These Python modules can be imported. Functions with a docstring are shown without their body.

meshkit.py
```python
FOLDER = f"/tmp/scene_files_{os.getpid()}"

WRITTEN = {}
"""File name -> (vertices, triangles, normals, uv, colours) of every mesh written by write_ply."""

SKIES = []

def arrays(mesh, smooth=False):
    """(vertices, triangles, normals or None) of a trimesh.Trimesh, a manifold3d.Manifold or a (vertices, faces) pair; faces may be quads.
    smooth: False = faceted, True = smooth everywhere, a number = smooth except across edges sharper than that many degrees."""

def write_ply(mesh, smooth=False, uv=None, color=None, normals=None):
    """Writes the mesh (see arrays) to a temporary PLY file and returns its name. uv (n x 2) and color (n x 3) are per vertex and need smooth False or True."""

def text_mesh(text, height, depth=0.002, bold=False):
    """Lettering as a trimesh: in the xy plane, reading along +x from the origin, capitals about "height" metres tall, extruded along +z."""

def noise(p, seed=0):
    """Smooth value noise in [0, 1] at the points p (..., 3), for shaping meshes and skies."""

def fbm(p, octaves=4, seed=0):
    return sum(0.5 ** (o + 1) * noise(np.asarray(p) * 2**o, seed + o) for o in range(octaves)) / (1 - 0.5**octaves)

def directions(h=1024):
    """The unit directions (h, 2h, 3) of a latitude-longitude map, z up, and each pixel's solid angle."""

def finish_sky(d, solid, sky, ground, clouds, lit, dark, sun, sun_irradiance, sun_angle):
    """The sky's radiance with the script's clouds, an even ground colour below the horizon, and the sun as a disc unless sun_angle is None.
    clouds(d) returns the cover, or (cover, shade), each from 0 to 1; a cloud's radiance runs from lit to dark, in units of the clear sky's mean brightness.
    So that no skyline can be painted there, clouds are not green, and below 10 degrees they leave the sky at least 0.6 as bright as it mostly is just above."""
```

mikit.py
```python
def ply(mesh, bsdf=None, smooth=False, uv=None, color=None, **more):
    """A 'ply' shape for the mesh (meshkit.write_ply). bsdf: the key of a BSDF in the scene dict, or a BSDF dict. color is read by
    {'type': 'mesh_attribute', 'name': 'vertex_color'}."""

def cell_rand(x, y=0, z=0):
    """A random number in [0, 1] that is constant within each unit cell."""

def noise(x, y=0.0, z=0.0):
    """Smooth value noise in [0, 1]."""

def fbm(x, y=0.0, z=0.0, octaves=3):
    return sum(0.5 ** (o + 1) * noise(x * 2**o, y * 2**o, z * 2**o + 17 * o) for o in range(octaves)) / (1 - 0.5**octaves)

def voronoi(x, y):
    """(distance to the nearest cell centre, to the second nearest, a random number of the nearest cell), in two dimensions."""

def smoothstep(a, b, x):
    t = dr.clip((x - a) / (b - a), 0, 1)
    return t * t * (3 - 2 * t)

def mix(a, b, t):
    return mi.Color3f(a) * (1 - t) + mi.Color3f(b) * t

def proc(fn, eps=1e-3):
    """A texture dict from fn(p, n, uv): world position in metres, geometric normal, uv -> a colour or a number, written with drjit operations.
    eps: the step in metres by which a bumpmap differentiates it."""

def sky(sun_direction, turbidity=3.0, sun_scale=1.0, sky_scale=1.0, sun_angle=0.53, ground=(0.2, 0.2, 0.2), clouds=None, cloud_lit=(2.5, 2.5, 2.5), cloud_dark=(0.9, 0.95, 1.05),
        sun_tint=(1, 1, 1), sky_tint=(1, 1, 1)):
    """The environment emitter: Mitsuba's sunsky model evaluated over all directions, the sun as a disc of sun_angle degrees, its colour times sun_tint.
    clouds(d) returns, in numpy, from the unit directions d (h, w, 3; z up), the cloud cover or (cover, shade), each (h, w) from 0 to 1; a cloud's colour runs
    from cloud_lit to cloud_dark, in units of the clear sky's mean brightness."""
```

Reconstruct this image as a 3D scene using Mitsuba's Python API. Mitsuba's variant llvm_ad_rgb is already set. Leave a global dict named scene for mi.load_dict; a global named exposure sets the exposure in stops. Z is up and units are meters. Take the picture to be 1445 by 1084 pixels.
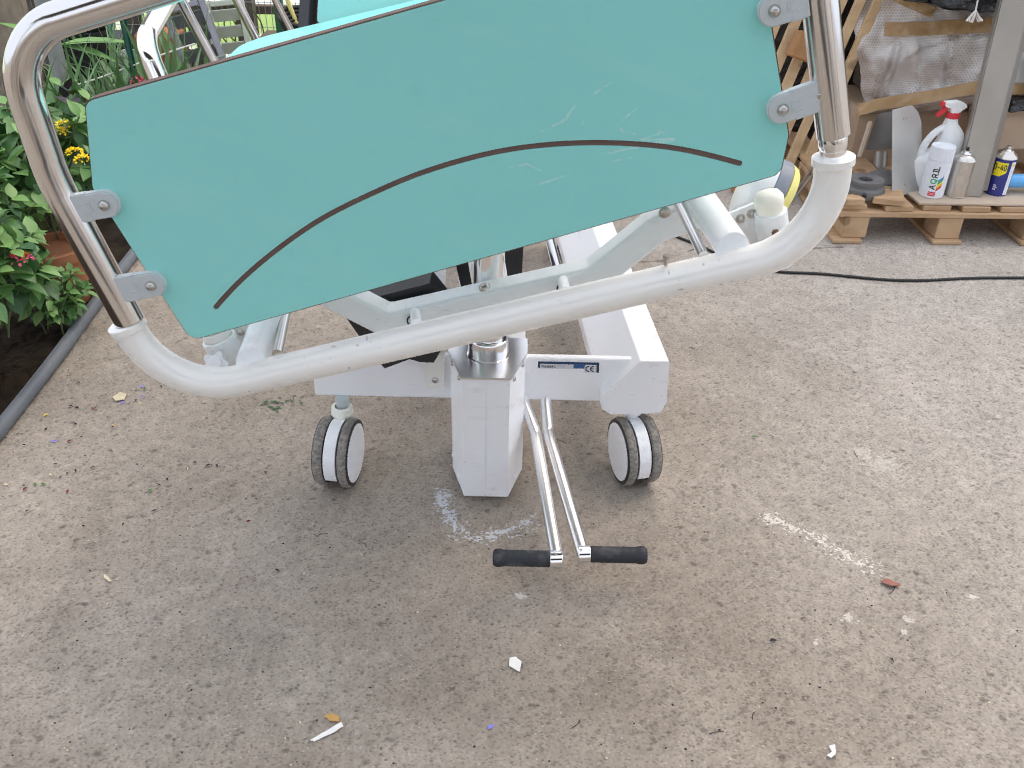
import math, random
import numpy as np, trimesh, drjit as dr, mitsuba as mi, mikit, meshkit
from shapely.geometry import Polygon, LineString, Point, box as sbox
from shapely import affinity
from mikit import noise, fbm, voronoi, smoothstep, mix, proc, cell_rand

rng = np.random.default_rng(7); random.seed(7)
scene, labels = {}, {}
ST = mi.ScalarTransform4f
V = lambda *a: np.array(a, float)

# ------------------------------------------------------------------ camera, sky, exposure
FPX, CX, CY = 1300.0, 722.5, 542.0
EYE = V(0, 0, 1.083); PITCH, ROLL = math.radians(33), math.radians(1.2)
FW = V(0, math.cos(PITCH), -math.sin(PITCH)); U0 = np.cross(V(1, 0, 0), FW)
RT = math.cos(ROLL) * V(1, 0, 0) + math.sin(ROLL) * U0; UP = np.cross(RT, FW)
scene['camera'] = {'type': 'perspective', 'fov_axis': 'x', 'fov': 2 * math.degrees(math.atan(CX / FPX)), 'near_clip': 0.02, 'far_clip': 400.0,
                   'to_world': ST().look_at(origin=EYE.tolist(), target=(EYE + FW).tolist(), up=UP.tolist())}
scene['sky'] = mikit.sky((0.34, 0.42, 0.84), turbidity=4, sun_scale=0.30, sky_scale=1.0, sun_angle=46, clouds=lambda d: 1.0, cloud_lit=(2.36, 2.52, 2.86), ground=(0.2, 0.19, 0.17))
exposure = 2.22


def ray(x, y): return FW + RT * (x - CX) / FPX - UP * (y - CY) / FPX
def at(x, y, Y):          # the point at distance Y ahead that the photograph shows at this pixel
    d = ray(x, y); return EYE + d * (Y / d[1])
def gr(x, y, Z=0.0):      # the point at height Z
    d = ray(x, y); return EYE + d * ((Z - EYE[2]) / d[2])
def onplane(x, y, p, n):
    d = ray(x, y); return EYE + d * (((p - EYE) @ n) / (d @ n))


# ------------------------------------------------------------------ helpers
def numbered(k):
    if k not in scene: return k
    i = 1
    while f'{k}_{i:03d}' in scene: i += 1
    return f'{k}_{i:03d}'
def add(key, mesh, mat, smooth=35, **kw):
    if isinstance(mesh, (list,)): mesh = trimesh.util.concatenate(mesh)
    key = numbered(key); scene[key] = mikit.ply(mesh, mat, smooth=smooth, **kw); return key
def addp(key, plyd, M):
    key = numbered(key); scene[key] = {**plyd, 'to_world': ST(np.ascontiguousarray(M))}; return key
def tag(key, label=None, cat=None, group=None, kind=None):
    d = {}
    for n, v in (('label', label), ('category', cat), ('group', group), ('kind', kind)):
        if v: d[n] = v
    labels[key] = d
def unit(v): v = np.asarray(v, float); return v / (np.linalg.norm(v) + 1e-12)
def frame(o, z, x=None):
    z = unit(z); x = V(1, 0, 0) if x is None else np.asarray(x, float)
    if abs(unit(x) @ z) > .99: x = V(0, 1, 0)
    y = unit(np.cross(z, x)); x = np.cross(y, z); M = np.eye(4); M[:3, 0], M[:3, 1], M[:3, 2], M[:3, 3] = x, y, z, o; return M
def mat4(o, x, y, z):
    M = np.eye(4); M[:3, 0], M[:3, 1], M[:3, 2], M[:3, 3] = x, y, z, o; return M
def mv(mesh, M): m = mesh.copy(); m.apply_transform(M); return m
def rbox(sx, sy, sz, c=.003, M=None, o=None):
    x, y, z = sx / 2, sy / 2, sz / 2; c = min(c, x * .9, y * .9, z * .9); P = []
    for a in (-1, 1):
        for b in (-1, 1):
            for d in (-1, 1): P += [(a * (x - c), b * (y - c), d * z), (a * (x - c), b * y, d * (z - c)), (a * x, b * (y - c), d * (z - c))]
    m = trimesh.convex.convex_hull(np.array(P))
    if M is not None: m.apply_transform(M)
    if o is not None: m.apply_translation(o)
    return m
def fillet(pts, rad, seg=8):
    pts = [np.asarray(p, float) for p in pts]; rad = [rad] * len(pts) if np.isscalar(rad) else rad
    out = [pts[0]]
    for i in range(1, len(pts) - 1):
        a, b, c = pts[i - 1], pts[i], pts[i + 1]; u, v = unit(a - b), unit(c - b)
        ang = math.acos(np.clip(u @ v, -1, 1)); t = min(rad[i] / math.tan(ang / 2), .48 * np.linalg.norm(a - b) if i > 1 else .95 * np.linalg.norm(a - b), .48 * np.linalg.norm(c - b) if i < len(pts) - 2 else .95 * np.linalg.norm(c - b))
        p0, p1 = b + u * t, b + v * t
        for s in np.linspace(0, 1, seg + 1):
            w = math.sqrt(2) / 2 * 0 + math.sin(ang / 2)
            q = ((1 - s) ** 2 * p0 + 2 * s * (1 - s) * w * b + s * s * p1) / ((1 - s) ** 2 + 2 * s * (1 - s) * w + s * s); out.append(q)
    out.append(pts[-1]); return np.array(out)
def smoothline(pts, n=40):
    from scipy.interpolate import CubicSpline
    pts = np.asarray(pts, float); t = np.r_[0, np.cumsum(np.linalg.norm(np.diff(pts, axis=0), axis=1))]
    return CubicSpline(t, pts)(np.linspace(0, t[-1], n))
def sweep(pts, r, n=20, section=None, up=None, caps=True):
    p = np.asarray(pts, float); keep = np.r_[True, np.linalg.norm(np.diff(p, axis=0), axis=1) > 1e-6]; p = p[keep]
    t = np.gradient(p, axis=0) if len(p) > 2 else np.repeat([p[1] - p[0]], 2, 0); t /= np.linalg.norm(t, axis=1, keepdims=True)
    if section is None:
        a = np.arange(n) * 2 * np.pi / n; section = np.stack([np.cos(a), np.sin(a)], 1); R = np.broadcast_to(np.asarray(r, float), (len(keep),))[keep] if np.ndim(r) else np.full(len(p), r)
    else: section = np.asarray(section, float); n = len(section); R = np.broadcast_to(np.asarray(r, float), (len(p),))
    x = unit(np.cross(t[0], up if up is not None else ([0, 0, 1] if abs(t[0][2]) < .9 else [0, 1, 0]))); V_ = []
    for i in range(len(p)):
        if up is not None: x = unit(np.cross(t[i], up))
        else: x = unit(x - t[i] * (x @ t[i]))
        y = np.cross(x, t[i]); V_.append(p[i] + R[i] * (section[:, :1] * x + section[:, 1:] * y))
    V_ = np.vstack(V_); F = []
    i, j = np.meshgrid(np.arange(len(p) - 1), np.arange(n), indexing='ij'); a, b, c, d = i * n + j, i * n + (j + 1) % n, (i + 1) * n + (j + 1) % n, (i + 1) * n + j
    F = np.vstack([np.stack([a, c, b], -1).reshape(-1, 3), np.stack([a, d, c], -1).reshape(-1, 3)])
    if caps:
        k = len(V_); V_ = np.vstack([V_, p[0], p[-1]]); q = np.arange(n); e = (len(p) - 1) * n
        F = np.vstack([F, np.stack([q * 0 + k, q, (q + 1) % n], 1), np.stack([q * 0 + k + 1, e + (q + 1) % n, e + q], 1)])
    m = trimesh.Trimesh(V_, F, process=False); m.fix_normals(); return m
def lathe(prof, n=32, M=None):
    m = trimesh.creation.revolve(np.array(prof, float), sections=n)
    m.fix_normals()
    if M is not None: m.apply_transform(M)
    return m
def cyl(p0, p1, r, n=20): return sweep([p0, p1], r, n)
def prism(poly, h, M=None):
    gs = getattr(poly, 'geoms', [poly]); m = trimesh.util.concatenate([trimesh.creation.extrude_polygon(g, h, engine='earcut') for g in gs])
    if M is not None: m.apply_transform(M)
    return m
def rounded(pts, r): return Polygon(pts).buffer(-r).buffer(2 * r).buffer(-r)
def grid(P00, P10, P01, P11, nu, nv, disp=None):
    u, v = np.meshgrid(np.linspace(0, 1, nu), np.linspace(0, 1, nv), indexing='ij'); u, v = u[..., None], v[..., None]
    P = (1 - u) * (1 - v) * P00 + u * (1 - v) * P10 + (1 - u) * v * P01 + u * v * P11
    if disp is not None: P = P + disp(u[..., 0], v[..., 0], P)
    i, j = np.meshgrid(np.arange(nu - 1), np.arange(nv - 1), indexing='ij'); a = i * nv + j
    return trimesh.Trimesh(P.reshape(-1, 3), np.vstack([np.stack([a, a + nv, a + nv + 1], -1).reshape(-1, 3), np.stack([a, a + nv + 1, a + 1], -1).reshape(-1, 3)]), process=False)


# ------------------------------------------------------------------ materials
def rgb(*c): return {'type': 'rgb', 'value': list(c)}
def pr(name, color, rough=.5, metal=0.0, spec=.5, coat=0.0, bump=None, bscale=1.0, eps=1e-3, **k):
    d = {'type': 'principled', 'base_color': color if isinstance(color, dict) else rgb(*color), 'roughness': rough, 'metallic': metal, 'specular': spec, **k}
    if coat: d |= {'clearcoat': coat, 'clearcoat_gloss': .9}
    if bump is not None: d = {'type': 'bumpmap', 'arbitrary': proc(bump, eps), 'scale': bscale, 'bsdf': d}
    scene[name] = {'type': 'twosided', 'bsdf': d}; return name

def seg(p, a, b):   # distance in plan to a segment
    ax, ay, bx, by = a[0], a[1], b[0], b[1]; dx, dy = bx - ax, by - ay; L = dx * dx + dy * dy
    t = dr.clip(((p.x - ax) * dx + (p.y - ay) * dy) / L, 0, 1)
    return dr.sqrt(dr.square(p.x - ax - t * dx) + dr.square(p.y - ay - t * dy))
g2 = lambda x, y: gr(x, y)[:2]
ARC = [g2(*q) for q in ((622, 695), (628, 718), (641, 742), (662, 756), (692, 757), (722, 748), (745, 735))]
STREAK = [g2(*q) for q in ((1082, 730), (1110, 742), (1150, 758), (1190, 782), (1232, 803))]
BLOTS = [(g2(1197, 872), .017), (g2(1281, 876), .012), (g2(1373, 842), .010), (g2(1150, 906), .008), (g2(1275, 892), .008), (g2(735, 842), .012), (g2(1250, 656), .05), (g2(1215, 640), .035)]
CRACK = [g2(*q) for q in ((870, 372), (935, 368), (985, 350), (1060, 345), (1120, 352), (1200, 348))]
SMEAR = [g2(*q) for q in ((150, 690), (135, 740), (115, 800), (92, 880), (72, 960))]
def ground_color(p, n, uv):
    x, y = p.x, p.y
    big = fbm(x * 1.3, y * 1.3, 3.0, 3); mid = fbm(x * 7, y * 7, 9.0, 4); fine = fbm(x * 60, y * 60, 4.0, 3); grain = noise(x * 330, y * 330)
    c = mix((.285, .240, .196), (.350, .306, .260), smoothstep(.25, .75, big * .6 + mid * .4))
    c = mix(c, (.48, .445, .405), smoothstep(.05, 1.0, x + .5 * (big - .5)) * .6)  # greyer slab to the right, with the brighter light there painted in too
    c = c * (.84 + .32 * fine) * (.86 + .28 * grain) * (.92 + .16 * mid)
    wx, wy = x + .004 * noise(x * 90, y * 90, 2.), y + .004 * noise(x * 90, y * 90, 7.)
    d1, _, w1 = voronoi(wx * 84, wy * 118); d2, _, w2 = voronoi(wx * 150 + 31, wy * 215); d3, _, w3 = voronoi(wx * 26 + 11, wy * 34)
    c = c * (1 - .34 * (1 - smoothstep(.10, .34, d1)) * smoothstep(.70, .80, w1)) * (1 - .28 * (1 - smoothstep(.15, .42, d2)) * smoothstep(.55, .6, w2))
    c = c * (1 - .40 * (1 - smoothstep(.06, .22, d3)) * smoothstep(.90, .92, w3))
    c = mix(c, (.52, .49, .44), (1 - smoothstep(.10, .28, d2)) * (1 - smoothstep(.045, .07, w2)) * .7)
    sp = smoothstep(.62, .8, fbm(x * 3.1 + 5, y * 3.1, 1., 3)); c = c * (1 - .07 * sp)
    for k, (a, b) in enumerate(zip(SMEAR[:-1], SMEAR[1:])): c = mix(c, c * V(.80, .80, .84).tolist() if False else c * .80, (1 - smoothstep(.0, .030, seg(p, a, b) + .02 * (mid - .5))) * .35)
    dc = 9.0
    for a, b in zip(CRACK[:-1], CRACK[1:]): dc = dr.minimum(dc, seg(p, a, b) + .012 * (noise(x * 40, y * 40, 5.) - .5))
    c = mix(c, (.10, .08, .065), (1 - smoothstep(.001, .005, dr.abs(dc))) * .75)
    da = 9.0
    for a, b in zip(ARC[:-1], ARC[1:]): da = dr.minimum(da, seg(p, a, b))
    nn = noise(x * 380, y * 380, 3.) * .45 + noise(x * 190, y * 190, 1.) * .35 + noise(x * 80, y * 80, 6.) * .2
    c = mix(c, (.62, .65, .70), smoothstep(.38, .60, nn - (da - .003) * 14) * .75)
    ds = 9.0
    for a, b in zip(STREAK[:-1], STREAK[1:]): ds = dr.minimum(ds, seg(p, a, b))
    c = mix(c, (.72, .68, .62), smoothstep(.42, .58, nn - (ds - .003) * 13) * .75)
    for (q, r) in BLOTS: c = mix(c, (.70, .67, .61), smoothstep(.42, .62, nn + .25 - .5 * dr.sqrt(dr.square(x - q[0]) + dr.square(y - q[1])) / r) * (.6 if r < .03 else .28))
    return c
def ground_bump(p, n, uv):
    x, y = p.x, p.y; d1, _, w1 = voronoi(x * 84, y * 118)
    return fbm(x * 45, y * 45, 2., 4) * .006 + noise(x * 300, y * 300) * .0012 - .0022 * (1 - smoothstep(.12, .38, d1)) * smoothstep(.62, .70, w1)
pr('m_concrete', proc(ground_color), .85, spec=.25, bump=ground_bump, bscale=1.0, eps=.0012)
pr('m_soil', proc(lambda p, n, uv: mix((.012, .010, .008), (.045, .034, .025), fbm(p.x * 40, p.y * 40, p.z * 40, 4))), .95, spec=.1, bump=lambda p, n, uv: fbm(p.x * 60, p.y * 60, 0., 4) * .02, eps=.002)
pr('m_lawn', proc(lambda p, n, uv: mix((.30, .42, .14), (.66, .70, .58), smoothstep(.35, .6, fbm(p.x * 1.2, p.y * 2.5, 0., 3)))), .9, spec=.1)

SCR = [((765, 186), (800, 168)), ((795, 172), (812, 148)), ((838, 133), (862, 116)), ((872, 176), (882, 190)), ((872, 176), (897, 153)), ((884, 186), (896, 190)), ((715, 236), (742, 232)), ((742, 231), (762, 240)), ((755, 262), (805, 246)),
       ((850, 218), (900, 208)), ((865, 228), (893, 222)), ((905, 198), (952, 196)), ((928, 190), (932, 182)), ((936, 190), (940, 182)), ((822, 176), (824, 170)), ((905, 197), (940, 185)), ((890, 206), (950, 199)), ((780, 205), (820, 196))]
SCR = [(at(*a, 1.028)[[0, 2]], at(*b, 1.028)[[0, 2]]) for a, b in SCR]
def seg_xz(p, a, b):
    dx, dz = b[0] - a[0], b[1] - a[1]; t = dr.clip(((p.x - a[0]) * dx + (p.z - a[1]) * dz) / (dx * dx + dz * dz), 0, 1)
    return dr.sqrt(dr.square(p.x - a[0] - t * dx) + dr.square(p.z - a[1] - t * dz))
def panel_color(p, n, uv):
    c = mix((.225, .60, .565), (.265, .66, .62), fbm(p.x * 3 + p.z * 4, p.z * 3, 0., 4)); c = mix(c, (.36, .68, .64), smoothstep(.60, .85, fbm(p.x * 10 + p.z * 30, p.z * 14 - p.x * 4, 5., 4)) * .16); d = 9.0
    for a, b in SCR: d = dr.minimum(d, seg_xz(p, a, b) + .0016 * (noise(p.x * 300, p.z * 300) - .35))
    k = (1 - smoothstep(.0003, .0022, d)) * smoothstep(.25, .65, fbm(p.x * 120, p.z * 120, 1., 3))
    c = mix(c, (.55, .74, .70), k * .55)
    sp = smoothstep(.90, .97, noise(p.x * 55, p.z * 55, 3.)); c = mix(c, (.16, .50, .47), sp * .09)
    return c
pr('m_teal', proc(panel_color), proc(lambda p, n, uv: .30 + .30 * fbm(p.x * 5 + p.z * 9, p.z * 3, 0., 4)) , spec=.4)
pr('m_teal_plain', (.235, .62, .58), .40, spec=.4)
pr('m_core', proc(lambda p, n, uv: mix((.105, .066, .056), (.165, .108, .092), fbm(p.x * 20, p.y * 20, p.z * 200, 3))), .6, spec=.3)
def paint(a, b, dirt=.5):
    def fn(p, n, uv):
        c = mix(a, b, fbm(p.x * 6, p.y * 6, p.z * 6, 3)); s = smoothstep(.84, .9, noise(p.x * 170, p.y * 170, p.z * 170)) * smoothstep(.52, .62, fbm(p.x * 9 + 4, p.y * 9, p.z * 9, 2))
        sc = smoothstep(.66, .74, fbm(p.x * 34, p.y * 34, p.z * 90, 4)) * smoothstep(.45, .6, fbm(p.x * 7 + 9, p.y * 7, p.z * 7, 2))
        return mix(mix(c, (.42, .39, .34), sc * .16), (.30, .27, .23), s * dirt)
    return proc(fn)
pr('m_white', paint((.79, .80, .83), (.83, .84, .86), .25), .24, spec=.5, coat=.6)
pr('m_cream', paint((.74, .735, .69), (.80, .79, .755), .55), .17, spec=.5, coat=1.0)
pr('m_chassis', paint((.77, .81, .835), (.80, .84, .86), .15), .28, spec=.5, coat=.5)
pr('m_plasticgrey', (.47, .52, .53), .42, spec=.45)
pr('m_capcream', (.84, .835, .745), .45)
pr('m_chrome', (.86, .86, .87), .05, metal=1.0)
pr('m_steel', (.72, .71, .70), .13, metal=1.0, bump=lambda p, n, uv: noise(p.x * 40, p.y * 40, p.z * 600) * .000008, eps=.0006)
pr('m_platesteel', (.82, .82, .83), .26, metal=1.0); pr('m_maroon', (.16, .02, .045), .7)
pr('m_bolt', (.50, .48, .45), .28, metal=1.0)
pr('m_rubber', proc(lambda p, n, uv: mix((.17, .16, .147), (.31, .29, .26), smoothstep(.3, .7, fbm(p.x * 260, p.y * 260, p.z * 260, 3)))), .85, spec=.2)
pr('m_black', (.018, .019, .022), .38, spec=.45)
pr('m_grip', proc(lambda p, n, uv: mix((.022, .025, .032), (.06, .062, .066), smoothstep(.5, .8, fbm(p.x * 60, p.y * 60, p.z * 60, 4)))), .55, spec=.4)
pr('m_navy', (.018, .045, .11), .35); pr('m_bluelabel', (.03, .10, .26), .35); pr('m_labelgrey', (.55, .57, .60), .4); pr('m_ink', (.03, .035, .045), .5)
pr('m_yellow', (.80, .73, .25), .45); pr('m_greyband', (.22, .24, .29), .45)
def wood(a, b, s=1.0):
    def fn(p, n, uv):
        g = fbm(p.x * 14 * s, p.y * 90 * s, p.z * 30 * s, 4); k = smoothstep(.80, .88, noise(p.x * 16, p.y * 16, p.z * 16))
        return mix(mix(a, b, g), (.13, .07, .035), k * .55) * (.85 + .3 * fbm(p.x * 4, p.y * 4, p.z * 4, 2))
    return proc(fn)
pr('m_pallet', wood((.36, .22, .12), (.56, .40, .25)), .8, spec=.2); pr('m_slat', wood((.48, .32, .17), (.74, .55, .34)), .75, spec=.2)
pr('m_orangewood', wood((.36, .18, .075), (.45, .25, .12)), .7, spec=.25)
pr('m_greywood', wood((.10, .08, .062), (.22, .185, .15)), .9, spec=.15)
pr('m_bark', wood((.20, .16, .12), (.42, .36, .29), .4), .95, spec=.1, bump=lambda p, n, uv: fbm(p.x * 30, p.y * 30, p.z * 8, 4) * .02, eps=.002)
pr('m_card', proc(lambda p, n, uv: mix((.40, .29, .20), (.50, .375, .27), fbm(p.x * 6, p.y * 6, p.z * 25, 4))), .85, spec=.15)
pr('m_cardpale', proc(lambda p, n, uv: mix((.42, .34, .26), (.53, .44, .35), fbm(p.x * 9, p.y * 9, p.z * 9, 4))), .9, spec=.12)
pr('m_tape', proc(lambda p, n, uv: mix((.38, .23, .10), (.50, .33, .17), fbm(p.x * 12, p.y * 12, p.z * 12, 3))), .25, spec=.5, bump=lambda p, n, uv: fbm(p.x * 60, p.y * 60, p.z * 60, 3) * .003)
def wrapd(p):
    a, b = p.x * 150 + 3 * noise(p.x * 9, p.z * 9), p.z * 150 - p.x * 30 + 3 * noise(p.x * 9, p.z * 9, 4.); b2 = dr.floor(b); a = a + .5 * (b2 - 2 * dr.floor(b2 / 2)); fa, fb = a - dr.floor(a) - .5, b - b2 - .5
    return dr.sqrt(fa * fa + fb * fb), fa, fb
def wrap_color(p, n, uv):
    d, e, w = wrapd(p); c = mix((.44, .37, .32), (.82, .80, .78), smoothstep(.35, .62, fbm(p.x * 9, p.z * 9, p.y * 9, 4)))
    c = c * (.80 + .30 * smoothstep(.15, .5, d)); dk = (1 - smoothstep(.12, .28, d)) * smoothstep(.35, .6, fbm(p.x * 6 + 3, p.z * 6, 1., 2))
    return mix(c, (.24, .205, .18), dk * .55)
pr('m_wrap', proc(wrap_color), .13, spec=.7, bump=lambda p, n, uv: (1 - smoothstep(.1, .5, wrapd(p)[0])) * .0016 + fbm(p.x * 22, p.y * 22, p.z * 22, 4) * .022, eps=.001)
pr('m_film', (.55, .54, .53), .15, spec=.8, bump=lambda p, n, uv: fbm(p.x * 40, p.y * 40, p.z * 40, 3) * .006)
pr('m_tarp', (.018, .019, .022), .24, spec=.6, bump=lambda p, n, uv: fbm(p.x * 25, p.y * 25, p.z * 40, 4) * .02, eps=.0015)
pr('m_sheet', proc(lambda p, n, uv: mix((.44, .43, .40), (.56, .55, .52), fbm(p.x * 14, p.y * 14, p.z * 14, 4))), .42, metal=.55)
pr('m_darksheet', (.28, .27, .26), .3, metal=.9)
pr('m_post', proc(lambda p, n, uv: mix((.30, .285, .255), (.50, .485, .45), fbm(p.x * 8, p.y * 8, p.z * 5, 4))), .36, metal=.7)
pr('m_cast', proc(lambda p, n, uv: mix((.11, .11, .115), (.24, .235, .23), fbm(p.x * 30, p.y * 30, p.z * 30, 4))), .6, metal=.3)
pr('m_rust', (.16, .09, .06), .8)
pr('m_canwhite', (.74, .77, .82), .3, coat=.3); pr('m_bottle', (.80, .82, .82), .4, spec=.45); pr('m_red', (.62, .03, .045), .4); pr('m_cansilver', (.66, .63, .59), .22, metal=.95, bump=lambda p, n, uv: fbm(p.x * 50, p.y * 50, p.z * 25, 3) * .004)
pr('m_canblue', (.025, .03, .22), .3, coat=.4); pr('m_canyellow', (.85, .72, .02), .35); pr('m_lightblue', (.12, .42, .80), .4); pr('m_green_ink', (.06, .42, .20), .4); pr('m_orange_ink', (.85, .38, .05), .4); pr('m_blue_ink', (.05, .22, .50), .4)
pr('m_rope', (.72, .69, .66), .9); pr('m_cable', (.015, .015, .016), .45)
pr('m_terracotta', proc(lambda p, n, uv: mix((.30, .115, .055), (.44, .20, .11), fbm(p.x * 15, p.y * 15, p.z * 15, 4))), .85, spec=.2)
pr('m_pipe', proc(lambda p, n, uv: mix((.085, .10, .12), (.19, .21, .235), fbm(p.x * 25, p.y * 12, p.z * 25, 4))), .5)
pr('m_galv', proc(lambda p, n, uv: mix((.22, .23, .23), (.36, .37, .36), fbm(p.x * 20, p.y * 20, p.z * 14, 4))), .5, metal=.4)
pr('m_greenpost', (.012, .075, .058), .4); pr('m_greentray', (.03, .14, .085), .5); pr('m_nursery', (.014, .015, .016), .5); pr('m_wire', (.40, .41, .40), .4, metal=.6); pr('m_darkplum', (.025, .018, .03), .6); pr('m_whiteplastic', (.7, .72, .74), .45); pr('m_greylouvre', (.34, .34, .37), .18, metal=.7); pr('m_palelouvre', (.52, .56, .46), .5)
pr('m_petyellow', (.92, .70, .015), .6); pr('m_petpink', (.85, .14, .28), .6); pr('m_petorange', (.92, .28, .02), .6); pr('m_petviolet', (.22, .22, .75), .6); pr('m_ochre', (.50, .30, .10), .8); pr('m_paper', (.80, .79, .76), .8); pr('m_dryleaf', (.30, .13, .10), .7); pr('m_straw', (.62, .55, .38), .8)
pr('m_wall', proc(lambda p, n, uv: mix((.20, .165, .13), (.30, .26, .22), fbm(p.x * 5, p.y * 5, p.z * 5, 4))), .95, spec=.1)
LEAFC = {'m_leaf': ((.065, .16, .045), (.105, .235, .07)), 'm_leaf_pale': ((.13, .27, .075), (.20, .36, .11)), 'm_leaf_dark': ((.03, .095, .028), (.055, .14, .04)), 'm_blade': ((.07, .16, .05), (.14, .27, .10)), 'm_blade_pale': ((.16, .28, .13), (.25, .38, .20))}
for k, (a, b) in LEAFC.items():
    scene[k] = {'type': 'twosided', 'bsdf': {'type': 'principled', 'base_color': proc(lambda p, n, uv, a=a, b=b: mix(a, b, fbm(p.x * 25, p.y * 25, p.z * 25, 3))), 'roughness': .42, 'specular': .45}}
pr('m_stem', (.09, .13, .05), .8)

# ------------------------------------------------------------------ setting
def sheet(pts, z): return trimesh.Trimesh(np.c_[np.array(pts, float), np.full(len(pts), z)], trimesh.creation.triangulate_polygon(Polygon(pts), engine='earcut')[1], process=False)
q = trimesh.Trimesh([[-60, -60, 0], [60, -60, 0], [60, 160, 0], [-60, 160, 0]], [[0, 1, 2], [0, 2, 3]], process=False)
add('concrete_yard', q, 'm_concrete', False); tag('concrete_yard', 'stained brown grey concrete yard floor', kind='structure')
pa, pb_ = gr(4, 600, .0145), gr(128, 438, .0145); pd = unit(pb_ - pa)
q = sheet([(-1.75, .2), tuple((pa - pd * 1.2)[:2]), tuple(pa[:2]), tuple(pb_[:2]), tuple((pb_ + pd * .35)[:2]), tuple((pb_ + pd * .9 + V(.02, 0, 0))[:2]), (-.75, 3.4), (-.70, 4.35), (-5, 4.35), (-4, 2.9), (-1.75, 2.3)], .004)
add('soil', q, 'm_soil', False); tag('soil', 'dark bare soil of the planting bed', kind='structure')
q = sheet([(-30, 4.36), (.6, 4.36), (.6, 60), (-30, 60)], .006); add('lawn', q, 'm_lawn', False); tag('lawn', 'pale lawn beyond the fence', kind='structure')

# porch and mat added out of view, for chrome and paint to mirror
pr('m_added_mat', (.02, .02, .021), .8)
pr('m_added_porch', (.10, .075, .055), .8, spec=.2)
tag('added_porch', 'added dark timber porch roof on posts, out of view, for the reflections', 'porch')
add('added_porch__roof', rbox(9, 2.8, .10, .01, o=V(0, -2.65, 2.76)), 'm_added_porch', 20)
for x in (-3.2, -1.1, 1.1, 3.2): add('added_porch__post', rbox(.11, .11, 2.70, .005, o=V(x, -1.35, 1.355)), 'm_added_porch', 20); add('added_porch__rafter', rbox(.07, 2.6, .14, .004, o=V(x + .1, -2.65, 2.635)), 'm_added_porch', 20)

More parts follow.
